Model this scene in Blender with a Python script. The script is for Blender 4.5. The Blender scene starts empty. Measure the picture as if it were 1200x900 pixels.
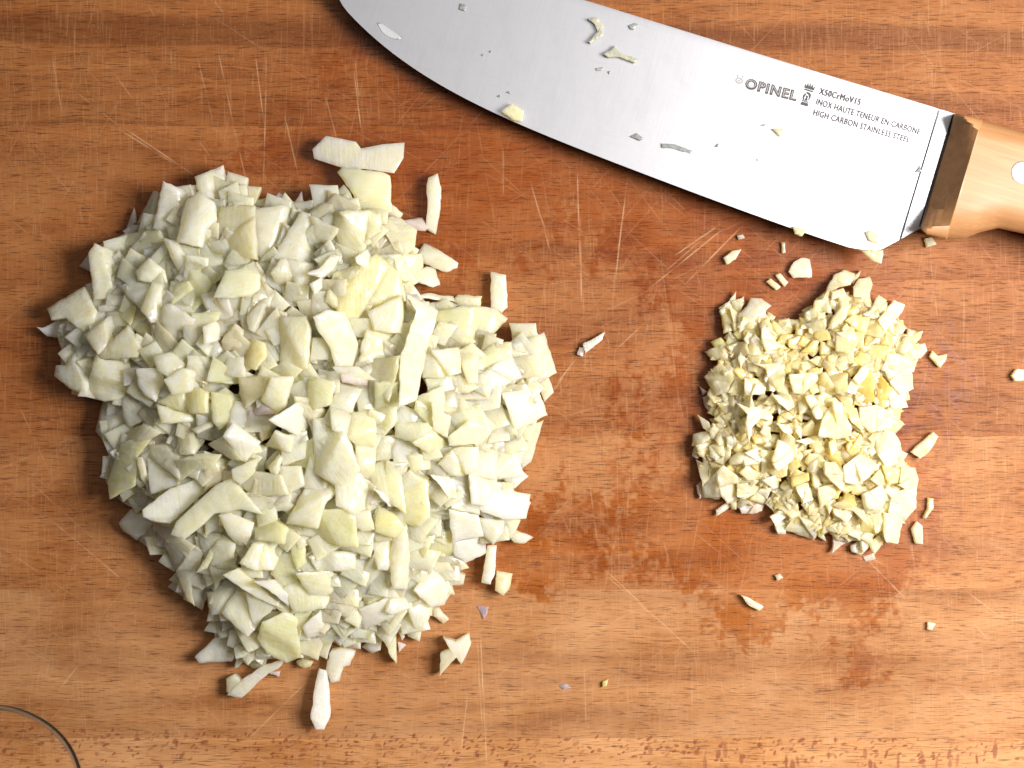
import bpy, bmesh, math, random
import numpy as np
from mathutils import Vector, Matrix, noise
from mathutils.geometry import delaunay_2d_cdt, tessellate_polygon
rnd = random.Random(7)
R = math.radians
SC = bpy.context.scene
COL = SC.collection
S = 0.000275          # metres per millimetre-like board unit (1 unit = 0.275 mm)
CAM_H = 2000.0        # camera height over the board, in the same units

# ---------------------------------------------------------------- camera, world, lamps, exposure
cam_d = bpy.data.cameras.new('camera'); cam = bpy.data.objects.new('camera', cam_d); COL.objects.link(cam)
cam.location = (0, 0, CAM_H*S); cam.rotation_euler = (0, 0, 0)
cam_d.sensor_width = 36; cam_d.lens = 36*CAM_H/1200; cam_d.clip_start = 0.01; cam_d.clip_end = 20
cam_d.dof.use_dof = True; cam_d.dof.focus_distance = (CAM_H-40)*S; cam_d.dof.aperture_fstop = 9.0
SC.camera = cam
w = bpy.data.worlds.new('World'); SC.world = w; w.use_nodes = True
w.node_tree.nodes['Background'].inputs[0].default_value = (1.0, 0.97, 0.93, 1)
w.node_tree.nodes['Background'].inputs[1].default_value = 0.035
def area(name, loc, target, sx, sy, power, color):
    l = bpy.data.lights.new(name, 'AREA'); l.shape = 'RECTANGLE'; l.size = sx; l.size_y = sy; l.energy = power; l.color = color
    o = bpy.data.objects.new(name, l); COL.objects.link(o); o.location = loc
    o.rotation_euler = (Vector(target)-Vector(loc)).to_track_quat('-Z', 'Y').to_euler()
    return o
area('window_light', (0.425, 0.02, 0.465), (0.06, 0.0, 0.0), 0.24, 0.32, 8.9, (1.0, 0.965, 0.92))
area('overhead_fill', (0.05, 0.28, 1.0), (0.05, 0.10, 0.0), 0.85, 0.60, 2.2, (1.0, 0.985, 0.97))  # added fill lamp overhead, brightens the blade toward its tip
SC.view_settings.view_transform = 'Standard'; SC.view_settings.look = 'None'
SC.view_settings.exposure = 0.0; SC.view_settings.gamma = 1.0
SC.cycles.max_bounces = 14; SC.cycles.diffuse_bounces = 8; SC.cycles.sample_clamp_indirect = 4

# ---------------------------------------------------------------- helpers
def P(px, py, z=0.0):
    """board point whose height above the board is z (all in board units) on the sight line px, py"""
    k = (CAM_H - z)/CAM_H
    return Vector(((px-600)*k*S, (450-py)*k*S, z*S))
def smooth(t):
    t = max(0.0, min(1.0, t)); return t*t*(3-2*t)
class NT:
    """tiny node helper"""
    def __init__(s, name):
        s.m = bpy.data.materials.new(name); s.m.use_nodes = True; s.t = s.m.node_tree; s.t.nodes.clear()
        s.out = s.n('ShaderNodeOutputMaterial'); s.b = s.n('ShaderNodeBsdfPrincipled'); s.l(s.b.outputs[0], s.out.inputs['Surface'])
    def n(s, k, **kw):
        x = s.t.nodes.new(k)
        for a, v in kw.items(): setattr(x, a, v)
        return x
    def l(s, a, b): s.t.links.new(a, b)
    def coords(s, obj=None):
        c = s.n('ShaderNodeTexCoord')
        if obj: c.object = obj
        return c.outputs['Object']
    def mapping(s, src, scale=(1,1,1), rot=(0,0,0), loc=(0,0,0)):
        m = s.n('ShaderNodeMapping'); m.inputs['Scale'].default_value = scale; m.inputs['Rotation'].default_value = rot; m.inputs['Location'].default_value = loc
        s.l(src, m.inputs['Vector']); return m.outputs[0]
    def noise(s, vec, scale, detail=3, rough=0.55, dist=0.0, dims='3D', w=None):
        x = s.n('ShaderNodeTexNoise', noise_dimensions=dims); x.inputs['Scale'].default_value = scale; x.inputs['Detail'].default_value = detail
        x.inputs['Roughness'].default_value = rough; x.inputs['Distortion'].default_value = dist; s.l(vec, x.inputs['Vector'])
        if w is not None: s.l(w, x.inputs['W'])
        return x.outputs['Fac']
    def ramp(s, fac, stops, interp='LINEAR'):
        r = s.n('ShaderNodeValToRGB'); r.color_ramp.interpolation = interp; e = r.color_ramp.elements
        while len(e) < len(stops): e.new(0.5)
        for i, (p, c) in enumerate(stops):
            e[i].position = p; e[i].color = c if isinstance(c, tuple) else (c, c, c, 1)
        s.l(fac, r.inputs[0]); return r.outputs[0]
    def mix(s, fac, a, b, mode='MIX'):
        x = s.n('ShaderNodeMix', data_type='RGBA', blend_type=mode)
        for sock, v in ((x.inputs[0], fac), (x.inputs[6], a), (x.inputs[7], b)):
            if isinstance(v, (int, float)): sock.default_value = v
            elif isinstance(v, tuple): sock.default_value = v
            else: s.l(v, sock)
        return x.outputs[2]
    def math(s, op, a, b=0.0, clamp=False):
        x = s.n('ShaderNodeMath', operation=op, use_clamp=clamp)
        for sock, v in ((x.inputs[0], a), (x.inputs[1], b)):
            if isinstance(v, (int, float)): sock.default_value = v
            else: s.l(v, sock)
        return x.outputs[0]
    def bump(s, h, strength, dist, prev=None):
        x = s.n('ShaderNodeBump'); x.inputs['Strength'].default_value = strength; x.inputs['Distance'].default_value = dist
        s.l(h, x.inputs['Height'])
        if prev is not None: s.l(prev, x.inputs['Normal'])
        return x.outputs[0]
    def set(s, **kw):
        for k, v in kw.items():
            i = s.b.inputs[k.replace('_', ' ')]
            if isinstance(v, (int, float, tuple)): i.default_value = v
            else: s.l(v, i)
def C3(r, g, b): return (r, g, b, 1)
def mesh_obj(name, verts, faces, mat, parent=None, sharp=35, origin=None):
    """mesh from board-space vertices; origin moves the pivot"""
    bm = bmesh.new()
    o0 = Vector(origin) if origin is not None else Vector((0, 0, 0))
    vs = [bm.verts.new(Vector(v)-o0) for v in verts]
    for f in faces:
        try: bm.faces.new([vs[i] for i in f])
        except ValueError: pass
    bmesh.ops.recalc_face_normals(bm, faces=bm.faces)
    finish(bm, sharp)
    me = bpy.data.meshes.new(name); bm.to_mesh(me); bm.free(); me.materials.append(mat)
    o = bpy.data.objects.new(name, me); COL.objects.link(o); o.location = o0
    if parent: o.parent = parent
    return o
def finish(bm, sharp):
    for f in bm.faces: f.smooth = True
    for e in bm.edges:
        if len(e.link_faces) == 2: e.smooth = e.calc_face_angle(0) < R(sharp)
def tag(o, label=None, cat=None, group=None, kind=None):
    for k, v in (('label', label), ('category', cat), ('group', group), ('kind', kind)):
        if v: o[k] = v
    return o
def empty(name, loc):
    o = bpy.data.objects.new(name, None); o.empty_display_size = 0.02; COL.objects.link(o); o.location = loc; return o

# ---------------------------------------------------------------- marks worn and wetted into the board (painted as masks with numpy)
MX0, MY0, MX1, MY1, MS = -30, -30, 1230, 930, 2
mw, mh = (MX1-MX0)*MS, (MY1-MY0)*MS
npr = np.random.RandomState(5)
def vnoise(h, w, cy, cx, seed):
    """smooth value noise with cells of cy, cx pixels"""
    r = np.random.RandomState(seed); gy, gx = int(h/cy)+3, int(w/cx)+3
    g = r.rand(gy, gx).astype(np.float32)
    y = np.arange(h, dtype=np.float32)/cy; x = np.arange(w, dtype=np.float32)/cx
    iy = y.astype(int); ix = x.astype(int); fy = y-iy; fx = x-ix
    fy = (fy*fy*(3-2*fy))[:, None]; fx = (fx*fx*(3-2*fx))[None, :]
    a = g[iy][:, ix]; b = g[iy][:, ix+1]; c = g[iy+1][:, ix]; d = g[iy+1][:, ix+1]
    return (a*(1-fx)+b*fx)*(1-fy)+(c*(1-fx)+d*fx)*fy
scr = np.zeros((mh, mw), np.float32); wet = np.zeros((mh, mw), np.float32); flk = np.zeros((mh, mw), np.float32)
YY, XX = np.mgrid[0:mh, 0:mw].astype(np.float32)
XX = XX/MS+MX0; YY = YY/MS+MY0        # board coordinates, y down
def line(buf, x0, y0, x1, y1, wd, a, wob=0.6, seed=None):
    L = math.hypot(x1-x0, y1-y0)
    if L < 1: return
    pad = 4; ax = int((min(x0, x1)-MX0-pad)*MS); bx = int((max(x0, x1)-MX0+pad)*MS); ay = int((min(y0, y1)-MY0-pad)*MS); by = int((max(y0, y1)-MY0+pad)*MS)
    ax = max(ax, 0); ay = max(ay, 0); bx = min(bx, mw); by = min(by, mh)
    if bx <= ax or by <= ay: return
    X = XX[ay:by, ax:bx]; Y = YY[ay:by, ax:bx]
    u = ((X-x0)*(x1-x0)+(Y-y0)*(y1-y0))/L/L; d = ((X-x0)*(y1-y0)-(Y-y0)*(x1-x0))/L
    ph = npr.rand()*6.28
    d = d + wob*np.sin(u*L/55+ph)
    br = 0.55+0.45*np.sin(u*L/9+ph*3)*np.sin(u*L/23+ph)
    v = np.exp(-(d/wd)**2)*np.clip(np.minimum(u, 1-u)*6, 0, 1)*a*br
    buf[ay:by, ax:bx] = np.maximum(buf[ay:by, ax:bx], v)
CUTS = """60 57 73 133 .6;64 60 66 118 .5;128 77 157 117 .6;230 63 250 143 .6;255 57 273 147 .8;273 147 288 213 .7;298 60 310 150 .9;312 57 308 227 .8;333 130 353 223 .8
222 150 247 183 .5;90 108 140 147 .5;140 147 232 208 1;138 150 205 193 .9;413 63 424 157 .9;415 66 421 120 .6;590 168 590 231 .5;621 210 646 301 .8;677 196 679 311 .9;735 206 723 304 .9
632 250 645 287 .7;679 250 681 365 .9;730 250 719 350 .8;852 265 755 342 .9;846 262 790 300 .9;870 265 800 335 .9;838 268 780 318 .6;765 370 720 412 .7;675 420 652 450 .8;668 430 640 470 .5
563 727 570 900 1;559 740 566 860 .6;550 800 540 887 .8;683 767 687 860 .5;703 663 817 767 .7;708 672 780 733 .6;777 633 790 683 .5;361 797 291 867 .9;56 606 149 685 .7;60 610 120 660 .5
93 778 63 816 .8;1130 690 1172 722 .6;1140 730 1160 752 .5;0 640 90 700 .4;30 560 120 640 .4;185 240 186 300 .5;20 470 60 560 .4;860 250 830 215 .5;990 640 1120 700 .4;380 110 395 165 .5
640 330 700 345 .4;1010 650 1070 710 .5;690 560 700 640 .5;1090 300 1100 380 .4;1060 560 1075 690 .4;700 30 690 60 .4;171 0 182 20 .5;250 0 262 15 .5;455 610 470 700 .4;240 860 120 900 .4"""
for it in CUTS.replace('\n', ';').split(';'):
    x0, y0, x1, y1, a = map(float, it.split()); line(scr, x0, y0, x1, y1, 0.62, a*.9)
for i in range(1300):
    cx, cy = npr.uniform(-20, 1220), npr.uniform(50, 900); L = npr.uniform(50, 250)
    g = npr.rand(); a = (math.pi/2+npr.normal(0, .16)) if g < .55 else (R(40)+npr.normal(0, .2) if g < .78 else R(140)+npr.normal(0, .2))
    dx, dy = math.cos(a)*L/2, math.sin(a)*L/2
    line(scr, cx-dx, cy-dy, cx+dx, cy+dy, npr.uniform(.35, .6), npr.uniform(.06, .26))
WET = [(930,480,190,200,1.15),(880,300,170,80,1.0),(960,650,120,55,.75),(840,690,90,70,.5),(1010,740,60,70,.56),(880,740,40,40,.55),(1010,790,40,30,.45),
       (560,180,170,110,.95),(440,150,110,90,.8),(560,300,110,60,.6),(600,610,120,80,.78),(640,680,70,40,.55),(400,60,80,50,.5),(700,470,90,60,.5),(770,620,80,60,.5),
       (1070,610,60,70,.55),(330,190,70,50,.6),(250,180,60,40,.4),(760,250,90,50,.7),(690,130,90,70,.6),(500,600,60,60,.7),(90,540,90,120,.25),(1130,440,40,60,.35)]
for cx, cy, sx, sy, a in WET:
    wet += a*np.exp(-(((XX-cx)/sx)**2+((YY-cy)/sy)**2)**1.2)
wet = np.minimum(wet, 1.25)
n1 = vnoise(mh, mw, 46, 30, 1)*.34+vnoise(mh, mw, 20, 13, 2)*.36+vnoise(mh, mw, 7, 8, 3)*.3
wet = np.clip((wet*0.90 - n1 - .04)*4.2, 0, 1)*np.clip(.55+.6*vnoise(mh, mw, 60, 60, 9), 0, 1)
oil = np.zeros_like(wet)
for cx, cy, sx, sy, a in ((560,190,210,125,.95),(420,110,120,90,.6),(870,300,170,60,.7),(900,470,130,150,.42),(620,630,130,50,.42),(330,170,90,60,.35),(850,200,160,50,.6),(40,440,150,60,.35)):
    oil = np.maximum(oil, a*np.exp(-(((XX-cx)/sx)**2+((YY-cy)/sy)**2)**1.1))
oil *= .72+.5*vnoise(mh, mw, 30, 120, 21)*vnoise(mh, mw, 14, 60, 22)+.25*vnoise(mh, mw, 7, 50, 23)
dry = np.clip((vnoise(mh, mw, 26, 22, 31)*.6+vnoise(mh, mw, 9, 12, 32)*.4-.55)*6, 0, 1)*np.exp(-(((XX-690)/130)**2+((YY-390)/110)**2)**1.5)
wet = np.clip(np.maximum(wet*.92, oil)*(1-.75*dry), 0, 1)
def blob(buf, cx, cy, rx, ry, ang, a):
    r = max(rx, ry)+2; ax, bx = int((cx-r-MX0)*MS), int((cx+r-MX0)*MS); ay, by = int((cy-r-MY0)*MS), int((cy+r-MY0)*MS)
    if ax < 0 or ay < 0 or bx > mw or by > mh: return
    X = XX[ay:by, ax:bx]-cx; Y = YY[ay:by, ax:bx]-cy; c, s = math.cos(ang), math.sin(ang)
    q = ((X*c+Y*s)/rx)**2+((Y*c-X*s)/ry)**2
    buf[ay:by, ax:bx] = np.maximum(buf[ay:by, ax:bx], a*np.clip(1.6-1.1*q, 0, 1))
for i in range(620):
    x = npr.uniform(-20, 1220); y0 = 858+8*x/1200
    y = y0+abs(npr.normal(0, 22)) - (npr.rand() < .15)*npr.uniform(0, 10)*(x < 640)
    if x < 110 and npr.rand() < .8: y = npr.uniform(848, 905)
    big = npr.rand() < .18
    if x > 820 and y > y0+4 and npr.rand() < .22: blob(flk, x, y+8, npr.uniform(1.5, 3.2), npr.uniform(4, 10), npr.normal(0, .12), npr.uniform(.5, .9))
    else: blob(flk, x, y, npr.uniform(1.6, 5.2 if big else 3.4), npr.uniform(.8, 2.8 if big else 1.6), npr.normal(-.5, .4), npr.uniform(.35, 1))
flk *= np.clip((YY-842)/8, 0, 1)
rgba = np.ones((mh, mw, 4), np.float32)
rgba[..., 0] = np.clip(scr, 0, 1); rgba[..., 1] = wet; rgba[..., 2] = np.clip(flk, 0, 1)
img = bpy.data.images.new('board_wear_masks', mw, mh, alpha=False, float_buffer=False); img.colorspace_settings.name = 'Non-Color'
img.pixels.foreach_set(rgba[::-1].ravel()); img.update(); img.pack()
del XX, YY, rgba

# ---------------------------------------------------------------- materials
board = empty('cutting_board', (0, 0, 0))
tag(board, 'worn beech cutting board of glued strips, scratched and wet in places', 'cutting board')
def wood_board():
    t = NT('beech_board')
    co = t.coords(board)                           # metres on the board
    oi = t.n('ShaderNodeObjectInfo')
    v = t.mapping(co, (1/S, 1/S, 1/S))             # board units
    off = t.n('ShaderNodeVectorMath', operation='MULTIPLY_ADD'); off.inputs[1].default_value = (1, 1, 1)
    rv = t.n('ShaderNodeCombineXYZ'); t.l(t.math('MULTIPLY', oi.outputs['Random'], 3000.0), rv.inputs[0]); t.l(t.math('MULTIPLY', oi.outputs['Random'], 700.0), rv.inputs[2])
    t.l(v, off.inputs[0]); t.l(rv.outputs[0], off.inputs[2]); g = off.outputs[0]
    warp = t.noise(t.mapping(g, (1/210, 1/60, 1)), 1.0, 2)
    gw = t.n('ShaderNodeVectorMath', operation='ADD'); cw = t.n('ShaderNodeCombineXYZ'); t.l(t.math('MULTIPLY', warp, 64.0), cw.inputs[1]); t.l(g, gw.inputs[0]); t.l(cw.outputs[0], gw.inputs[1])
    bands = t.noise(t.mapping(gw.outputs[0], (1/900, 1/20, 1)), 1.0, 4, .6)
    fine = t.noise(t.mapping(gw.outputs[0], (1/150, 1/2.4, 1)), 1.0, 3, .65)
    cloud = t.noise(t.mapping(g, (1/150, 1/90, 1)), 1.0, 4, .6)
    base = t.ramp(bands, [(.28, C3(.20, .066, .017)), (.46, C3(.34, .135, .040)), (.70, C3(.46, .205, .070))])
    base = t.mix(t.ramp(fine, [(.36, 0.0), (.66, .62)]), base, C3(.215, .072, .020))
    base = t.mix(t.ramp(cloud, [(.36, 0.0), (.68, .6)]), base, C3(.54, .285, .13))
    # short dark pores running with the grain
    pw = t.n('ShaderNodeVectorMath', operation='ADD'); c2 = t.n('ShaderNodeCombineXYZ')
    t.l(t.math('MULTIPLY', t.noise(t.mapping(g, (1/40, 1/20, 1)), 1.0, 1), 3.0), c2.inputs[1]); t.l(g, pw.inputs[0]); t.l(c2.outputs[0], pw.inputs[1])
    p1 = t.noise(t.mapping(pw.outputs[0], (1/19, 1/1.0, 1)), 1.0, 1, .4)
    p2 = t.noise(t.mapping(pw.outputs[0], (1/26, 1/1.35, 1), loc=(50, 31, 4)), 1.0, 1, .4)
    pores = t.math('MAXIMUM', t.ramp(p1, [(.63, 0.0), (.71, 1.0)]), t.ramp(p2, [(.62, 0.0), (.72, 1.0)]))
    base = t.mix(t.math('MULTIPLY', pores, .72), base, C3(.075, .022, .007))
    sy = t.n('ShaderNodeSeparateXYZ'); t.l(v, sy.inputs[0])
    yy = t.math('ADD', t.math('ADD', sy.outputs[1], t.math('MULTIPLY', sy.outputs[0], .014)), t.math('MULTIPLY', t.math('SUBTRACT', warp, .5), 26.0))
    for c0, hw, a in ((412.0, 13.0, .62), (398.0, 3.0, .4), (300.0, 2.2, .4), (-322.0, 7.0, .25)):
        bd_ = t.ramp(t.math('DIVIDE', t.math('ABSOLUTE', t.math('SUBTRACT', yy, c0)), hw*2), [(.25, a), (.75, 0.0)])
        base = t.mix(bd_, base, C3(.16, .055, .016))
    # plank tint carried by the plank itself
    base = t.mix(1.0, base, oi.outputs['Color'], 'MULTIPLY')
    # worn cross fibres: faint pale lines across the grain
    cr = t.noise(t.mapping(g, (1/2.0, 1/45, 1), rot=(0, 0, .05)), 1.0, 2, .6)
    crm = t.ramp(cr, [(.55, 0.0), (.75, .2)])
    base = t.mix(crm, base, C3(.60, .34, .165))
    speck = t.ramp(t.noise(g, .45, 1, .5), [(.64, 0.0), (.8, .18)])
    base = t.mix(speck, base, C3(.62, .37, .20))
    # masks
    it = t.n('ShaderNodeTexImage', extension='CLIP'); it.image = img
    mm = t.mapping(v, (1/(MX1-MX0), 1/(MY1-MY0), 1), loc=((600-MX0)/(MX1-MX0), (MY1-450)/(MY1-MY0), 0)); t.l(mm, it.inputs[0])
    sep = t.n('ShaderNodeSeparateColor'); t.l(it.outputs[0], sep.inputs[0]); sr, wt, fk = sep.outputs[0], sep.outputs[1], sep.outputs[2]
    base = t.mix(t.math('MULTIPLY', fk, .82), base, C3(.17, .032, .014))
    wetc = t.mix(1.0, base, C3(.70, .42, .12), 'MULTIPLY')
    base = t.mix(t.math('MULTIPLY', wt, .95), base, wetc)
    base = t.mix(t.math('MULTIPLY', sr, .62), base, C3(.74, .50, .30))
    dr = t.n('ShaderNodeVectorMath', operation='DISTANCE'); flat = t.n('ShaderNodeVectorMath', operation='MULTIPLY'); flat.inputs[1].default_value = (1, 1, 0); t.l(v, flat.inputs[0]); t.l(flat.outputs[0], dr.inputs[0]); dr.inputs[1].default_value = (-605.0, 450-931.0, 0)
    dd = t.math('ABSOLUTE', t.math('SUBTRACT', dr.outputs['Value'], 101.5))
    ring_dark = t.ramp(t.math('ADD', t.math('MULTIPLY', dd, .1), t.math('MULTIPLY', t.math('SUBTRACT', t.noise(v, .35, 3), .5), .35)), [(.28, 1.0), (.5, 0.0)])
    base = t.mix(t.math('MULTIPLY', ring_dark, .74), base, C3(.15, .11, .075))  # darker grey-brown line coloured along the ring groove, ragged at its edges
    rough = t.math('SUBTRACT', .56, t.math('MULTIPLY', wt, .30))
    hgt = t.math('SUBTRACT', t.math('MULTIPLY', fine, .35), t.math('ADD', t.math('MULTIPLY', pores, .8), t.math('MULTIPLY', sr, 1.0)))
    t.set(Base_Color=base, Roughness=rough, Normal=t.bump(hgt, .55, 0.00012), Specular_IOR_Level=.2)
    return t.m
M_BOARD = wood_board()
def flesh(name, col, col2, scale, sss, rough=.3, radius=(1.0, .8, .45), vein=.35, trans=.5, trm=.08):
    t = NT(name); co = t.coords(); oi = t.n('ShaderNodeObjectInfo')
    v = t.n('ShaderNodeVectorMath', operation='ADD'); t.l(co, v.inputs[0])
    cv = t.n('ShaderNodeCombineXYZ'); t.l(oi.outputs['Random'], cv.inputs[0]); t.l(oi.outputs['Random'], cv.inputs[2]); t.l(cv.outputs[0], v.inputs[1])
    rot = t.n('ShaderNodeVectorRotate', rotation_type='Z_AXIS'); t.l(v.outputs[0], rot.inputs['Vector']); t.l(t.math('MULTIPLY', oi.outputs['Random'], 25.0), rot.inputs['Angle'])
    veins = t.noise(t.mapping(rot.outputs[0], (1/(34*S), 1/(2.6*S), 1/(20*S))), 1.0, 2, .5)
    cl = t.noise(v.outputs[0], 1/(11*S), 3, .6)
    c = t.mix(t.ramp(cl, [(.40, 0.0), (.60, 1.0)]), col, col2)
    c = t.mix(t.ramp(veins, [(.45, 0.0), (.70, vein)]), c, C3(min(1, col[0]*1.12), min(1, col[1]*1.12), min(1, col[2]*1.25)))
    hs = t.n('ShaderNodeHueSaturation'); t.l(c, hs.inputs['Color']); t.l(t.math('ADD', .94, t.math('MULTIPLY', oi.outputs['Random'], .11)), hs.inputs['Value'])
    t.l(t.math('ADD', .7, t.math('MULTIPLY', t.math('FRACT', t.math('MULTIPLY', oi.outputs['Random'], 37.0)), .6)), hs.inputs['Saturation'])
    nb = t.noise(v.outputs[0], 1/(3.2*S), 3, .6)
    h = t.math('ADD', t.math('MULTIPLY', veins, 1.5), t.math('MULTIPLY', nb, .45))
    nb2 = t.noise(v.outputs[0], 1/(7.5*S), 2, .5)
    h = t.math('ADD', h, t.math('MULTIPLY', nb2, 2.2))
    t.set(Base_Color=hs.outputs[0], Roughness=t.math('ADD', rough-.12, t.math('MULTIPLY', cl, .25)), Subsurface_Weight=sss, Subsurface_Radius=radius, Subsurface_Scale=scale,
          Normal=t.bump(h, .6, .00024), Specular_IOR_Level=.5, Coat_Weight=.65, Coat_Roughness=.1, Transmission_Weight=trm, IOR=1.36)
    # light passing through the flesh
    tl = t.n('ShaderNodeBsdfTranslucent'); t.l(t.mix(1.0, hs.outputs[0], C3(1.0, .975, .89), 'MULTIPLY'), tl.inputs[0]); mx = t.n('ShaderNodeMixShader'); mx.inputs[0].default_value = trans
    t.l(t.b.outputs[0], mx.inputs[1]); t.l(tl.outputs[0], mx.inputs[2]); t.l(mx.outputs[0], t.out.inputs['Surface'])
    return t.m
ON = {
 'w': flesh('onion_white', C3(.97,.95,.83), C3(.93,.90,.69), .0042, .9),
 'b': flesh('onion_bright_white', C3(.98,.975,.93), C3(.97,.955,.86), .003, .8),
 'g': flesh('onion_pale_green', C3(.95,.94,.74), C3(.92,.90,.63), .0042, .9),
 'l': flesh('onion_green_rim', C3(.94,.93,.64), C3(.95,.94,.78), .0042, .9, vein=.6),
 'y': flesh('onion_yellowish', C3(.96,.93,.71), C3(.93,.89,.61), .0042, .9),
 'c': flesh('onion_cream', C3(.94,.88,.66), C3(.90,.83,.57), .0042, .9),
 'k': flesh('onion_glassy_grey', C3(.93,.90,.76), C3(.89,.85,.64), .0045, 1.0),
 'p': flesh('onion_rosy_skin', C3(.90,.82,.78), C3(.84,.72,.71), .004, .9),
 'o': flesh('onion_olive', C3(.91,.90,.52), C3(.91,.89,.60), .0042, .9)}
GA = {
 'w': flesh('garlic_ivory', C3(.95,.91,.72), C3(.92,.86,.58), .0028, .8, .36, vein=.2, trm=.1),
 'b': flesh('garlic_bright', C3(.96,.935,.80), C3(.94,.90,.69), .0022, .7, .36, vein=.2, trm=.1),
 'y': flesh('garlic_yellow', C3(.94,.87,.55), C3(.92,.82,.46), .003, .85, .34, vein=.2, trm=.1),
 'c': flesh('garlic_cream', C3(.94,.89,.66), C3(.91,.84,.55), .0028, .8, .36, vein=.2, trm=.1),
 'k': flesh('garlic_dull', C3(.86,.80,.62), C3(.80,.72,.52), .0028, .8, .38, vein=.2, trm=.1),
 'p': flesh('garlic_rosy', C3(.88,.78,.68), C3(.82,.72,.60), .0016, .5, .38, vein=.2, trm=.1),
 's': flesh('garlic_scrap_olive', C3(.52,.50,.34), C3(.38,.38,.30), .001, .4, .3, trans=0.1, trm=0),
 'g': flesh('garlic_scrap_grey', C3(.30,.31,.29), C3(.22,.23,.22), .0004, .2, .3, trans=0.05, trm=0),
 'o': flesh('garlic_gold', C3(.90,.76,.32), C3(.88,.70,.24), .0028, .8, .34, vein=.2, trm=.1)}

# ---------------------------------------------------------------- counter and board strips
def box_mesh(name, x0, x1, y0, y1, z0, z1, bev, mat, parent):
    bm = bmesh.new(); bmesh.ops.create_cube(bm, size=1)
    for v in bm.verts: v.co = Vector(((x0+x1)/2+v.co.x*(x1-x0), (y0+y1)/2+v.co.y*(y1-y0), (z0+z1)/2+v.co.z*(z1-z0)))
    if bev: bmesh.ops.bevel(bm, geom=bm.edges[:], offset=bev, segments=2, affect='EDGES', profile=.6)
    for f in bm.faces: f.smooth = False
    me = bpy.data.meshes.new(name); bm.to_mesh(me); bm.free(); me.materials.append(mat)
    o = bpy.data.objects.new(name, me); COL.objects.link(o); o.parent = parent; return o
tc = NT('counter'); tc.set(Base_Color=tc.mix(tc.noise(tc.coords(), 30, 4), C3(.16,.15,.14), C3(.22,.21,.20)), Roughness=.45)
me = bpy.data.meshes.new('countertop'); me.from_pydata([(-1.2,-1,-.031), (1.2,-1,-.031), (1.2,1,-.031), (-1.2,1,-.031)], [], [(0,1,2,3)]); me.materials.append(tc.m)
ct = bpy.data.objects.new('countertop', me); COL.objects.link(ct); tag(ct, kind='structure')
JOINTS = [-213, -33, 147.5, 327.5, 511, 690.5, 865, 1044, 1220]
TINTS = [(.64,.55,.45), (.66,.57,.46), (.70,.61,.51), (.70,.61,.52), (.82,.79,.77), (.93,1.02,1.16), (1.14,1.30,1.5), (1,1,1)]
R0 = (-5.0, 931.0, 101.5)      # ring groove: centre and radius, board units
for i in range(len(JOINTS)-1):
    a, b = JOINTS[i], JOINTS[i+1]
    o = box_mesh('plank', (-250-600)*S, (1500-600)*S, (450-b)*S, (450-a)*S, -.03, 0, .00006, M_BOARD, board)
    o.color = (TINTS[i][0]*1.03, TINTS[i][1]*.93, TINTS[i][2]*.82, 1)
    if a < 1040 and b > 825:                       # the routed ring crosses these strips
        cut = bmesh.new(); N = 180; prof = [(-3.2, 1.0), (3.2, 1.0), (2.8, -2.5), (1.4, -6.0), (-1.4, -6.0), (-2.8, -2.5)]
        ring = []
        for k in range(N):
            th = 2*math.pi*k/N
            rr = R0[2]+.5*math.sin(th*7)
            ring.append([cut.verts.new(((R0[0]+(rr+p)*math.cos(th)-600)*S, (450-R0[1]-(rr+p)*math.sin(th))*S, q*S)) for p, q in prof])
        for k in range(N):
            for j in range(6): cut.faces.new((ring[k][j], ring[(k+1) % N][j], ring[(k+1) % N][(j+1) % 6], ring[k][(j+1) % 6]))
        bmesh.ops.recalc_face_normals(cut, faces=cut.faces)
        cm = bpy.data.meshes.new('cut'); cut.to_mesh(cm); cut.free(); co_ = bpy.data.objects.new('cut', cm); COL.objects.link(co_)
        md = o.modifiers.new('b', 'BOOLEAN'); md.object = co_; md.operation = 'DIFFERENCE'; md.solver = 'EXACT'
        dg = bpy.context.evaluated_depsgraph_get(); nm = bpy.data.meshes.new_from_object(o.evaluated_get(dg)); o.modifiers.clear(); o.data = nm
        bpy.data.objects.remove(co_); bpy.data.meshes.remove(cm)

# ---------------------------------------------------------------- knife
AX = Vector((-.958, -.286)); NO = Vector((-.2862, .9582)); OO = Vector((1118, 133))
AX = Vector((-.9582, -.2862))
def K(s, off):                         # knife coordinates (s toward the tip, off toward the cutting edge) -> sight-line point
    p = OO+AX*s+NO*off; return p.x, p.y
def interp(tab, s):
    for (a, va), (b, vb) in zip(tab, tab[1:]):
        if s <= b: return va+(vb-va)*max(0, (s-a))/(b-a)
    return tab[-1][1]
EDGE_PTS = [(1077,268),(1055,280.5),(1039,289),(1032,292.5),(1025,294),(1004,293),(955,276),(920,265),(850,241),(815,226),(800,219),(730,196),(677,175),(660,166),(625,150),(590,137),(555,122),(527,107),(495,87),(464,63),(432,38),(408,17),(396,0)]
EDGE = []
for x, y in EDGE_PTS:
    d = Vector((x, y))-OO; EDGE.append((d.dot(AX), d.dot(NO)))
_s = np.array([p[0] for p in EDGE if p[0] > 60]); _o = np.array([p[1] for p in EDGE if p[0] > 60])
_c = np.polyfit(_s/700, _o, 5)
EDGE = [p for p in EDGE if p[0] < 60] + [(float(q), float(np.polyval(_c, q/700))) for q in range(70, 721, 10)]
EDGE += [(745, 62), (765, 42), (780, 26), (790, 16)]
SPINE = [(-40, 0), (200, -1), (453, -3.5), (560, -1.5), (680, 3), (745, 8), (775, 12), (790, 15.5)]
HZ = lambda s: 46-14*smooth(s/800)        # height of the blade's middle plane over the board
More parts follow.
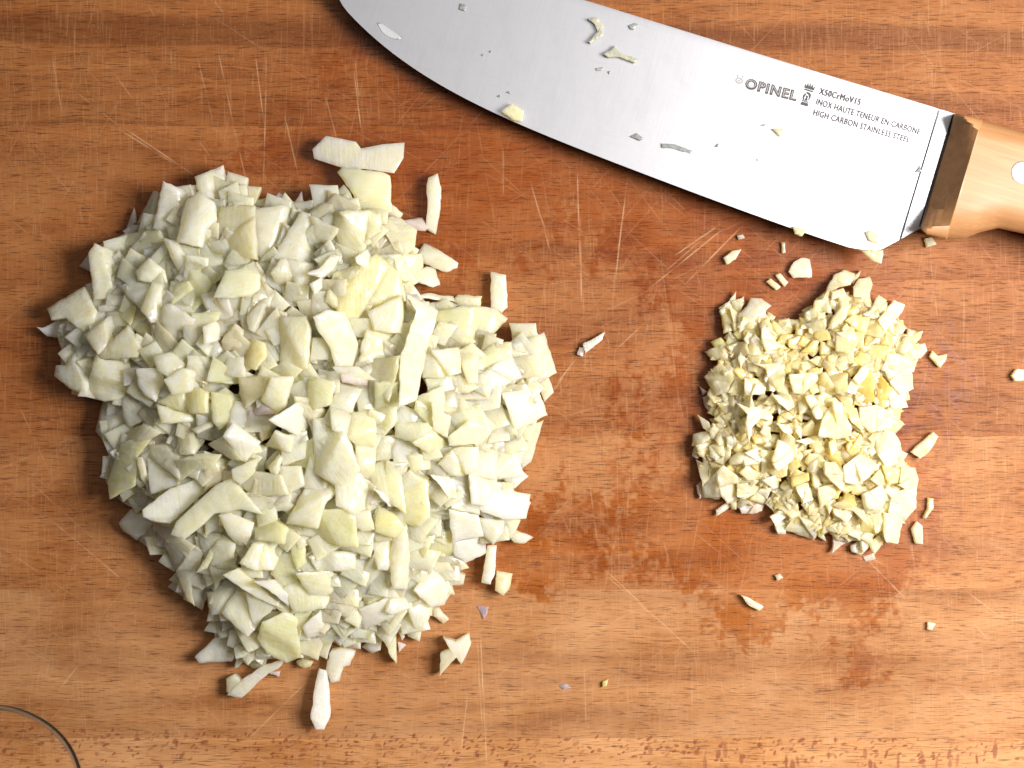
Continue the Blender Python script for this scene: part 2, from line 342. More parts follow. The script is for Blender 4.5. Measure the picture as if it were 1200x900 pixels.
def steel(name, base, rough, aniso=0.0, brush=True):
    t = NT(name); co = t.coords()
    v = t.mapping(co, (1/S, 1/S, 1/S), rot=(0, 0, math.atan2(.2862, .9582)))
    br = t.noise(t.mapping(v, (1/1.3, 1/90, 1)), 1.0, 3, .7)
    br2 = t.noise(t.mapping(v, (1/160, 1/1.6, 1)), 1.0, 2, .6)
    sm = t.noise(v, 1/55, 4, .6)
    c = t.mix(t.math('MULTIPLY', br, .5), C3(*base), C3(*(x*.70 for x in base)))
    c = t.mix(t.ramp(sm, [(.4, 0.0), (.8, .25)]), c, C3(*(x*.86 for x in base)))
    stk = t.ramp(t.noise(t.mapping(v, (1/240, 1/1.1, 1), loc=(9, 3, 1)), 1.0, 2, .7), [(.6, 0.0), (.8, .3)])
    c = t.mix(stk, c, C3(*(x*.55 for x in base)))
    sme = t.ramp(t.noise(t.mapping(v, (1/34, 1/60, 1), loc=(2, 7, 5)), 1.0, 5, .7), [(.5, 0.0), (.7, .14)])
    c = t.mix(sme, c, C3(*(x*.6 for x in base)))
    r = t.math('ADD', rough-.05, t.math('ADD', t.math('MULTIPLY', br2, .1), t.math('MULTIPLY', sm, .16)))
    t.set(Base_Color=c, Metallic=1.0, Roughness=r)
    if brush: t.set(Normal=t.bump(t.math('ADD', br, t.math('MULTIPLY', br2, .3)), .3, .00004))
    return t.m
M_STEEL = steel('brushed_steel', (.56, .557, .585), .40)
M_RIVET = steel('polished_rivet', (.92, .92, .93), .36, brush=False)
knife = empty('chef_knife', P(*K(0, 70), 46))
tag(knife, 'chef knife with broad steel blade and pale wooden handle lying across the board', 'knife')
def kp(o):                             # parent a board-space mesh to the knife
    o.parent = knife; o.location = o.location-knife.location; return o
CREASE = 17.0
def blade():
    V, F = [], []
    st = [-1.5, 0, 5, 10, 15, CREASE] ; T = 4.6
    ss = [CREASE+2.2, 22, 27, 31, 35, 39, 43, 48, 55, 63] + list(range(74, 700, 12)) + [706, 714, 722, 730, 738, 746, 754, 762, 770, 776, 781, 785, 788]
    def stn(s, flat):
        sp = interp(SPINE, s); ed = interp(EDGE, max(s, EDGE[0][0])) if s > 0 else EDGE[0][1]-abs(s)*.3
        hz = HZ(s); taper = T*(1-.62*smooth((s-60)/740)); e = .45
        row = []
        N = 16
        def th(f):                     # half thickness across the blade, f 0 spine .. 1 edge
            if flat: return taper if f < .985 else taper*.8
            return (e+(taper-e)*(1-f)**.9)*.86 if f > .02 else taper*.9
        fs = [0.0, .012]+[k/N for k in range(1, N)]+[.985, 1.0]
        for f in fs: row.append(P(*K(s, sp+(ed-sp)*f), hz+th(f)*(.93 if f == 0 else 1)))
        for f in reversed(fs): row.append(P(*K(s, sp+(ed-sp)*f), hz-th(f)*(.93 if f == 0 else 1)))
        return row
    rows = [stn(s, True) for s in st]+[stn(s, False) for s in ss]
    n = len(rows[0])
    for r in rows: V += r
    for i in range(len(rows)-1):
        for j in range(n):
            F.append((i*n+j, i*n+(j+1) % n, (i+1)*n+(j+1) % n, (i+1)*n+j))
    F.append(tuple(range(n))); F.append(tuple(range((len(rows)-1)*n, len(rows)*n)))
    return kp(mesh_obj('blade', V, F, M_STEEL, sharp=12, origin=P(*K(300, 70), 40)))
blade()
def wood_handle():
    t = NT('beech_handle'); co = t.coords(); v = t.mapping(co, (1/S, 1/S, 1/S), rot=(0, 0, math.atan2(.2862, .9582)))
    g = t.noise(t.mapping(v, (1/160, 1/9, 1/9)), 1.0, 3); f = t.noise(t.mapping(v, (1/70, 1/2.2, 1/2.2)), 1.0, 2)
    c = t.ramp(g, [(.3, C3(.37, .175, .070)), (.7, C3(.47, .245, .105))])
    c = t.mix(t.ramp(f, [(.4, 0.0), (.75, .35)]), c, C3(.33, .14, .05))
    p = t.ramp(t.noise(t.mapping(v, (1/14, 1/1.4, 1/1.4)), 1.0, 1), [(.66, 0.0), (.75, .5)])
    c = t.mix(p, c, C3(.30, .13, .05))
    t.set(Base_Color=c, Roughness=.5, Coat_Weight=.12, Coat_Roughness=.3, Normal=t.bump(f, .15, .00006)); return t.m
M_HANDLE = wood_handle()
TOPC = [(0, 0.5), (6, -1.0), (22, -2.5), (85, -2.4), (200, 2), (330, -2), (440, -4), (475, 2)]      # t = distance behind the front of the handle
BOTC = [(0, 137), (2, 141), (9, 145), (34, 144), (53, 137.5), (70, 124), (88, 114), (119, 111.6), (200, 118), (300, 124), (400, 118), (450, 126), (475, 116)]
def handle():
    V, F = [], []; N = 10; HT = 44.0
    def rise(t): return 5.2+(HT-5.2)*min(1, max(0, t)/33.0)
    ts = [0, .01, 2, 4]+list(range(6, 37))+[38, 40, 47, 54, 62, 70, 79, 88, 98, 108, 119, 135]+list(range(155, 440, 20))+[445, 456, 464, 470, 474, 475]
    rows = []
    for t in ts:
        a, b = interp(TOPC, t), interp(BOTC, t); mid, hw = (a+b)/2, (b-a)/2
        h = HT; zz = 46.0
        end = math.sqrt(max(0, 1-max(0, (t-440)/36)**2)); hw *= .35+.65*end; h *= .25+.75*end
        rt = min(hw*.3, h*.55); rb = min(hw*.5, h*.85)       # rounder along the grip side
        if t < 34: rt = rb = 5+t/34*8
        row = []
        def arc(cx, cz, rx, rz, a0, a1, n=7):
            for k in range(n):
                q = a0+(a1-a0)*k/(n-1); row.append((mid+cx+rx*math.cos(q), cz+rz*math.sin(q)))
        rzt = min(rt, h-.5); rzb = min(rb, h-.5)
        arc(-hw+rt, h-rzt, rt, rzt, math.pi, math.pi/2)
        for k in range(1, 6): row.append((mid+(-hw+rt)+(2*hw-rt-rb*1.3)*k/6, h+.9*math.sin(math.pi*k/6)))
        arc(hw-rb*1.3, h-rzb, rb*1.3, rzb, math.pi/2, 0)
        arc(hw-rb*1.3, -h+rzb, rb*1.3, rzb, 0, -math.pi/2)
        arc(-hw+rt, -h+rzt, rt, rzt, -math.pi/2, -math.pi)
        def te(o): return t+(21*(1-smooth((o-a)/18)) if o < a+18 else 0)+(27*max(0, (o-106)/33)**2.2 if o > 106 else 0)
        rows.append([P(*K(-t, o), zz+z*(rise(te(o) if t > .5 else 0)/HT if t < 40 else 1)) for o, z in row])
    n = len(rows[0])
    for r in rows: V += r
    for i in range(len(rows)-1):
        for j in range(n): F.append((i*n+j, i*n+(j+1) % n, (i+1)*n+(j+1) % n, (i+1)*n+j))
    F.append(tuple(range(n))); F.append(tuple(range((len(rows)-1)*n, len(rows)*n)))
    return kp(mesh_obj('handle', V, F, M_HANDLE, sharp=33, origin=P(*K(-240, 60), 42)))
handle()
DARK_STRIP = NT('dark_strip'); DARK_STRIP.set(Base_Color=DARK_STRIP.mix(DARK_STRIP.noise(DARK_STRIP.coords(), 900, 2), C3(.012,.007,.006), C3(.03,.018,.012)), Roughness=.6)  # near-black strip laid along the junction of blade and handle
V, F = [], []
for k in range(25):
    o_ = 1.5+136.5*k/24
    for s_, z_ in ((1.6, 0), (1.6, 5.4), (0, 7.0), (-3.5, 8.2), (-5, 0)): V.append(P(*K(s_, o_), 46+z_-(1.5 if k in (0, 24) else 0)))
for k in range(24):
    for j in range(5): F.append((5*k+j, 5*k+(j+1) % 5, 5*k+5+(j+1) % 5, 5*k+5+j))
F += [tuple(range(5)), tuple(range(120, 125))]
kp(mesh_obj('junction_strip', V, F, DARK_STRIP.m, origin=P(*K(-3, 70), 46)))
def rivet(px, py, r, z):
    V, F = [], []; N = 32
    for rr, zz in ((r, -3), (r, .6), (r*.93, 1.1), (r*.5, 1.3)):
        for k in range(N): V.append(P(px, py, z)+Vector((rr*math.cos(2*math.pi*k/N), rr*math.sin(2*math.pi*k/N), zz))*S)
    for i in range(3):
        for k in range(N): F.append((i*N+k, i*N+(k+1) % N, (i+1)*N+(k+1) % N, (i+1)*N+k))
    F.append(tuple(range(3*N, 4*N))); F.append(tuple(range(N)))
    return kp(mesh_obj('rivet', V, F, M_RIVET, origin=P(px, py, z)))
HTOP = 46+44.6
rivet(1198, 202, 12.6, HTOP)
for q in (150, 300): rivet(*(Vector((1198, 202))-AX*q), 12.6, HTOP)

# printed lettering and emblem on the blade, lying on its surface
ti = NT('etched_print'); ti.set(Base_Color=ti.mix(ti.noise(ti.coords(), 1500, 2), C3(.035,.03,.03), C3(.07,.06,.06)), Roughness=.6)
ti2 = NT('etched_print_pale'); ti2.set(Base_Color=ti2.mix(ti2.noise(ti2.coords(), 1500, 2), C3(.30,.29,.29), C3(.42,.41,.41)), Roughness=.6)
def blade_z(px, py):
    d = Vector((px, py))-OO; s, off = d.dot(AX), d.dot(NO)
    sp = interp(SPINE, s); ed = interp(EDGE, s); f = (off-sp)/(ed-sp); T = 4.6*(1-.62*smooth((s-60)/740))
    if s < CREASE+.5: return HZ(s)+T
    return HZ(s)+(.45+(T-.45)*max(0, min(1, 1-f))**.9)*.86
def blade_frame(px, py):
    z = blade_z(px, py); o = P(px, py, z)
    ux = OO+AX*0; e = 6
    px2, py2 = px-AX.x*e, py-AX.y*e; px3, py3 = px-NO.x*e, py-NO.y*e
    X = (P(px2, py2, blade_z(px2, py2))-o).normalized(); Y = (P(px3, py3, blade_z(px3, py3))-o); Y = (Y-X*Y.dot(X)).normalized(); Z = X.cross(Y)
    return o, X, Y, Z
def letters(body, px0, py0, px1, py1, cap, mat, off=0.0, lift=.12, space=1.0, name='lettering', grow=0.0):
    cu = bpy.data.curves.new(name, 'FONT'); cu.body = body; cu.size = 1; cu.offset = off; cu.space_character = space; cu.resolution_u = 3; cu.extrude = 0.004
    to = bpy.data.objects.new(name, cu); COL.objects.link(to)
    dg = bpy.context.evaluated_depsgraph_get(); me = bpy.data.meshes.new_from_object(to.evaluated_get(dg)); bpy.data.objects.remove(to)
    xs = [v.co.x for v in me.vertices]; ys = [v.co.y for v in me.vertices]
    x0, x1 = min(xs), max(xs); y0, y1 = 0.0, max(ys)
    ux = Vector((px1-px0, py1-py0)); uy = Vector((ux.y, -ux.x)).normalized()*cap
    o = P(px0, py0, blade_z(px0, py0))
    for v in me.vertices:
        q = Vector((px0, py0))+ux*((v.co.x-x0)/(x1-x0))+uy*(v.co.y/y1)
        v.co = P(q.x, q.y, blade_z(q.x, q.y)+lift+.45+v.co.z*6)-o
    me.materials.clear(); me.materials.append(mat)
    ob = bpy.data.objects.new(name, me); COL.objects.link(ob); ob.location = o; kp(ob); return ob
letters('OPINEL', 872.5, 102.5, 933, 118, 11.8, ti.m, off=.05, space=1.14)
letters('OPINEL', 873.6, 101.6, 932, 117, 9.5, ti2.m, off=-.022, lift=.3, space=1.16, name='lettering_inlay')
for q, y_ in ((0, 0), (.42, 0), (.84, 0), (.4, .35)): letters('X50CrMoV15', 959.3+q, 110+y_, 1007.2+q, 123+y_, 7.3, ti.m, lift=q*.1+y_*.2, space=1.14)
for q, y_ in ((0, 0), (.4, 0), (.15, .42)):
    letters('INOX HAUTE TENEUR EN CARBONE', 956+q, 122+y_, 1077.2+q, 157.5+y_, 6.8, ti.m, lift=q*.1+y_*.2, space=1.08)
    letters('HIGH CARBON STAINLESS STEEL', 952.5+q, 134.5+y_, 1065.2+q, 167+y_, 6.8, ti.m, lift=q*.1+y_*.2, space=1.08)
def emblem(name, polys, px, py, scale, mat, lift=.55):
    o, X, Y, Z = blade_frame(px, py); V, F = [], []
    for pl in polys:
        b = len(V); n = len(pl)
        for x, y in pl: V.append(o+(X*x+Y*y)*scale*S+Z*lift*S)
        for x, y in pl: V.append(o+(X*x+Y*y)*scale*S+Z*(lift-.1)*S)
        F.append(tuple(range(b, b+n)))
        for k in range(n): F.append((b+k, b+(k+1) % n, b+n+(k+1) % n, b+n+k))
    return kp(mesh_obj(name, V, F, mat, origin=o))
crown = [[(-6,2.2),(-6.6,8.0),(-4.2,4.6),(-3.0,9.6),(-1.2,4.8),(0,10.6),(1.2,4.8),(3.0,9.6),(4.2,4.6),(6.6,8.0),(6,2.2)], [(-5.6,-.4),(-5.4,1.4),(5.4,1.4),(5.6,-.4)]]
hand = [[(-1.2,-1.6),(2.4,-1.9),(4.4,-4.0),(4.8,-7.6),(3.4,-11.0),(2.6,-11.2),(3.2,-8.0),(2.4,-5.6),(.8,-4.2),(-2.0,-3.4)],
        [(-3.0,-3.8),(-4.8,-7.4),(-4.2,-11.0),(-3.4,-13.0),(-2.0,-12.6),(-2.6,-9.6),(-2.2,-7.0),(-1.2,-5.2)],
        [(-.8,-6.0),(-.6,-9.8),(-1.6,-12.6),(2.2,-12.4),(1.4,-9.4),(1.8,-6.6)],
        [(-4.2,-14.2),(-4.0,-13.2),(4.0,-13.0),(4.2,-14.2)], [(-5.0,-19.0),(-3.8,-15.0),(3.8,-15.0),(5.0,-19.0)]]
emblem('crown_emblem', crown, 947.5, 106.5, .92, ti.m)
emblem('hand_emblem', hand, 947.5, 106.5, .92, ti.m)
small = [[(4*math.cos(a+.5)*1.0, 4*math.sin(a+.5)) for a in (k*math.pi/4 for k in range(8))][:5], [(-4.6,4.6),(-3.2,2.2),(-2.2,4.0)], [(1.6,5.6),(2.4,3.4),(3.8,4.8)]]
ring_ = []
for k in range(12):
    a0, a1 = 2*math.pi*k/12, 2*math.pi*(k+.8)/12
    ring_.append([(4.8*math.cos(a0), 3.8*math.sin(a0)), (4.8*math.cos(a1), 3.8*math.sin(a1)), (3.0*math.cos(a1), 2.2*math.sin(a1)), (3.0*math.cos(a0), 2.2*math.sin(a0))])
emblem('small_emblem', ring_+[[(-5,6.6),(-3.4,3.0),(-2.4,5.2)], [(1.8,6.8),(2.2,4.2),(4.4,5.6)], [(-1,1),(1,1),(1,-1),(-1,-1)]], 866.5, 94.5, .95, ti2.m)
# dried water ring near the tip
o_, X_, Y_, Z_ = blade_frame(455, 37)
V, F = [], []
for q, zz in ((1.0, .1), (.93, .5), (.8, .42), (.4, .3)):
    for k in range(28):
        a = 2*math.pi*k/28; wv = 1+.10*math.sin(3*a)
        V.append(o_+(X_*(math.cos(a)*15*q*wv)+Y_*(math.sin(a)*5.0*q*wv-math.cos(a)*q*4.5))*S+Z_*zz*S)
for r_ in range(3):
    for k in range(28): F.append((28*r_+k, 28*r_+(k+1) % 28, 28*r_+28+(k+1) % 28, 28*r_+28+k))
F.append(tuple(range(84, 112)))
tw = NT('water_mark'); tw.set(Base_Color=C3(.40,.41,.42), Roughness=.25, Metallic=.6); n_ = tw.noise(tw.coords(), 2500, 2); tw.set(Base_Color=tw.mix(n_, C3(.42,.43,.44), C3(.6,.61,.62)))
kp(mesh_obj('water_mark', V, F, tw.m, origin=o_))

# ---------------------------------------------------------------- pieces of onion and garlic
def areaof(p): return abs(sum(p[i-1][0]*p[i][1]-p[i][0]*p[i-1][1] for i in range(len(p))))/2
def piece_mesh(name, poly, mat, ztop, grad, thick, curve=0.0, cdir=0.0, amp=.7, cell=5.0, bev=1.7, zmin=.2, taper=.94, uneven=0.0, crease=None):
    """a cut piece: poly in sight-line coordinates at height ztop, tilted by grad, thick units deep with softened edges"""
    cx = sum(p[0] for p in poly)/len(poly); cy = sum(p[1] for p in poly)/len(poly)
    if sum(poly[i-1][0]*poly[i][1]-poly[i][0]*poly[i-1][1] for i in range(len(poly))) < 0: poly = poly[::-1]
    per = sum((Vector(poly[i])-Vector(poly[i-1])).length for i in range(len(poly)))
    bev = min(bev, .5*areaof(poly)/per)
    wig = 1.0
    if len(poly) > 9: bev = min(bev, .35); wig = 0.0; crease = None; uneven = 0
    bd = []
    sd = rnd.random()*100
    for i in range(len(poly)):
        a, b = Vector(poly[i]), Vector(poly[(i+1) % len(poly)]); L = (b-a).length; n = max(1, int(L/cell+.5))
        nrm = Vector((b.y-a.y, a.x-b.x)).normalized() if L > 0 else Vector((0, 0))
        for k in range(n):
            p = a.lerp(b, k/n)
            if k: p = p+nrm*(noise.noise(Vector((p.x*.16, p.y*.16, sd)))*min(1.6, cell*.3)*wig)
            bd.append(p)
    n = len(bd)
    inn = []
    for i in range(n):
        t = (bd[(i+1) % n]-bd[i-1]); t = t.normalized() if t.length > 0 else Vector((1, 0)); inn.append(bd[i]+Vector((-t.y, t.x))*bev)
    xs = [p.x for p in inn]; ys = [p.y for p in inn]; pts = list(inn)
    if crease:
        ca, coff, ck = crease; cdv = Vector((math.cos(ca), math.sin(ca))); ctv = Vector((-cdv.y, cdv.x)); c0 = Vector((cx, cy))+cdv*coff
        def inside_(q):
            ins = False
            for i in range(n):
                a, b = inn[i-1], inn[i]
                if (a.y > q.y) != (b.y > q.y) and q.x < (b.x-a.x)*(q.y-a.y)/(b.y-a.y)+a.x: ins = not ins
            return ins
        for k in range(-30, 31):
            q = c0+ctv*(k*cell*.55)
            if inside_(q) and min((q-p).length for p in inn) > cell*.3: pts.append(q)
    nfix = len(pts)
    y = min(ys)+cell*.6; row = 0
    while y < max(ys):
        x = min(xs)+cell*(.6 if row % 2 else 1.1)
        while x < max(xs):
            q = Vector((x+rnd.uniform(-.6, .6), y+rnd.uniform(-.6, .6)))
            ins = False
            for i in range(n):
                a, b = inn[i-1], inn[i]
                if (a.y > q.y) != (b.y > q.y) and q.x < (b.x-a.x)*(q.y-a.y)/(b.y-a.y)+a.x: ins = not ins
            if ins and min((q-p).length for p in inn) > cell*.45 and not (crease and abs((q-c0).dot(cdv)) < cell*.45): pts.append(q)
            x += cell
        y += cell; row += 1
    try:
        vo, eo, fo, ov, oe, of = delaunay_2d_cdt(pts, [(i, (i+1) % n) for i in range(n)], [], 1, 1e-4)
    except Exception:
        vo, fo = [], []
    if len(vo) != len(pts) or not fo:
        vo = [Vector((cx, cy))+(p-Vector((cx, cy)))*.96 for p in bd]
        fo = [tuple(f) for f in tessellate_polygon([[Vector((p.x, p.y, 0)) for p in bd]])]; crease = None
    cd, sn = math.cos(cdir), math.sin(cdir)
    rad = max(6.0, max((Vector((cx, cy))-p).length for p in bd))
    def hz(p):
        dx, dy = p.x-cx, p.y-cy; u = (dx*cd+dy*sn)/rad
        cr = -min(thick*.8, ck*max(0.0, (p-c0).dot(cdv))) if crease else 0.0
        return cr+ztop+grad[0]*dx+grad[1]*dy-curve*u*u*rad+noise.noise(Vector((p.x*.11, p.y*.11, sd+9)))*amp*1.6+noise.noise(Vector((p.x*.35, p.y*.35, sd)))*amp*.5
    V = [P(p.x, p.y, max(hz(p), zmin+1.0)) for p in vo]; nt = len(vo)
    F = [tuple(f) for f in fo]
    V += [P(p.x, p.y, max(hz(p)-bev*.9, zmin+.6)) for p in bd]
    lo = []
    for p in bd:
        q = Vector((cx, cy))+(p-Vector((cx, cy)))*taper
        th = thick*(1+uneven*noise.noise(Vector((p.x*.06, p.y*.06, sd+3))))
        z = max(hz(p)-th, zmin); k = (CAM_H-hz(p))/(CAM_H-z)        # keep the sides upright in the real place
        V.append(P(600+(q.x-600)*k, 450+(q.y-450)*k, z)); lo.append(len(V)-1)
    for i in range(n):
        j = (i+1) % n; F.append((i, j, nt+j, nt+i)); F.append((nt+i, nt+j, nt+n+j, nt+n+i))
    F.append(tuple(lo))
    return mesh_obj(name, V, F, mat, sharp=52, origin=P(cx, cy, ztop-thick/2))
def outline_radius(outl, c, th):
    best = 10.0
    d = Vector((math.cos(th), math.sin(th)))
    for i in range(len(outl)):
        a, b = Vector(outl[i-1])-c, Vector(outl[i])-c
        den = d.x*(b.y-a.y)-d.y*(b.x-a.x)
        if abs(den) < 1e-9: continue
        t = (a.x*(b.y-a.y)-a.y*(b.x-a.x))/den; u = (a.x*d.y-a.y*d.x)/den
        if t > 0 and -1e-6 <= u <= 1+1e-6: best = max(best, t)
    return best
class Mound:
    def __init__(s, outl, c, h, pw=1.0):
        s.c = Vector(c); s.h = h; s.o = outl; s.pw = pw; s.tab = [outline_radius(outl, s.c, 2*math.pi*k/360) for k in range(360)]
    def r(s, x, y):
        d = Vector((x, y))-s.c
        return d.length/s.tab[int(math.degrees(math.atan2(d.y, d.x))) % 360]
    def z(s, x, y):
        r = min(1.0, s.r(x, y)); return s.h*(1-r*r)**s.pw
    def slope(s, x, y):
        e = 9.0; return ((s.z(x+e, y)-s.z(x-e, y))/(2*e), (s.z(x, y+e)-s.z(x, y-e))/(2*e))
OUT_ON = [(160,262),(190,215),(229,208),(261,195),(300,228),(370,225),(400,200),(455,205),(470,255),(500,300),(512,335),(560,380),(601,404),(637,391),(651,436),(640,486),(622,540),(620,580),(602,640),(560,655),(530,700),(494,745),(424,762),(372,775),(300,785),(252,745),(222,702),(165,640),(127,583),(113,505),(123,469),(67,440),(62,362),(105,330),(112,287)]
OUT_GA = [(827,412),(845,358),(880,350),(905,370),(940,366),(975,330),(1020,335),(1058,360),(1080,395),(1070,455),(1064,477),(1058,530),(1076,555),(1072,595),(1052,637),(1010,648),(975,640),(950,628),(915,620),(896,592),(850,596),(818,580),(811,522),(826,480),(822,455)]
MON = Mound(OUT_ON, (330, 470), 88, .65); MGA = Mound(OUT_GA, (945, 490), 40, .65)

def parse(txt):
    for ln in txt.strip().split('\n'):
        parts = ln.split('|'); a = parts[0].split()
        yield a[0], [tuple(map(float, q.split(','))) for q in a[1:]], parts[1:]
def cen(p): return sum(q[0] for q in p)/len(p), sum(q[1] for q in p)/len(p)
def areaof(p): return abs(sum(p[i-1][0]*p[i][1]-p[i][0]*p[i-1][1] for i in range(len(p))))/2
registry = []
def place(kind, code, poly, mound, mats, thick0, jit, nm, reg=True, cell=5.0, drop=0.0, amp=.7):
    t, b, l = code[0], int(code[1]), int(code[2]); cx, cy = cen(poly)
    inside = mound.r(cx, cy) < .97
    th = thick0*rnd.uniform(.8, 1.25)
    ar = math.sqrt(areaof(poly)); th = min(th, ar*.75+2)
    zs = mound.z(cx, cy) if inside else 0
    z = max(th+1, th*.8+zs+(l-1.2)*jit+rnd.uniform(-.3, .3)*jit-drop) if inside or l > 1 else th+rnd.uniform(0, 3)
    sx, sy = mound.slope(cx, cy) if inside else (0, 0)
    bx = (b-2)*.26                                     # leans toward or away from the window
    lean = .45 if inside else 0
    gx = sx*lean-bx+rnd.uniform(-.26, .26); gy = sy*lean+rnd.uniform(-.34, .34)
    if not inside: gx *= .35; gy *= .35
    big = max(1, ar/32); gx /= big; gy /= big
    if inside: poly = [(cx+(x-cx)*1.07, cy+(y-cy)*1.07) for x, y in poly]
    crz = None
    if rnd.random() < (.8 if inside else .35) and len(poly) > 3: crz = (rnd.uniform(-.6, .6)+rnd.choice((0, 0, math.pi, math.pi/2, -math.pi/2)), rnd.uniform(-.05, .28)*ar, rnd.uniform(.45, 1.2))
    o = piece_mesh(nm, poly, mats[t], z, (gx, gy), th, curve=rnd.uniform(-.15, .35), crease=crz, cdir=rnd.uniform(0, 3.14), cell=cell, zmin=.15, taper=rnd.uniform(.86, 1.0), amp=amp, uneven=.5, bev=2.4 if kind == 'onion' else 1.3)
    if reg: registry.append((kind, o, t, poly, cx, cy, ar, inside))
    return o
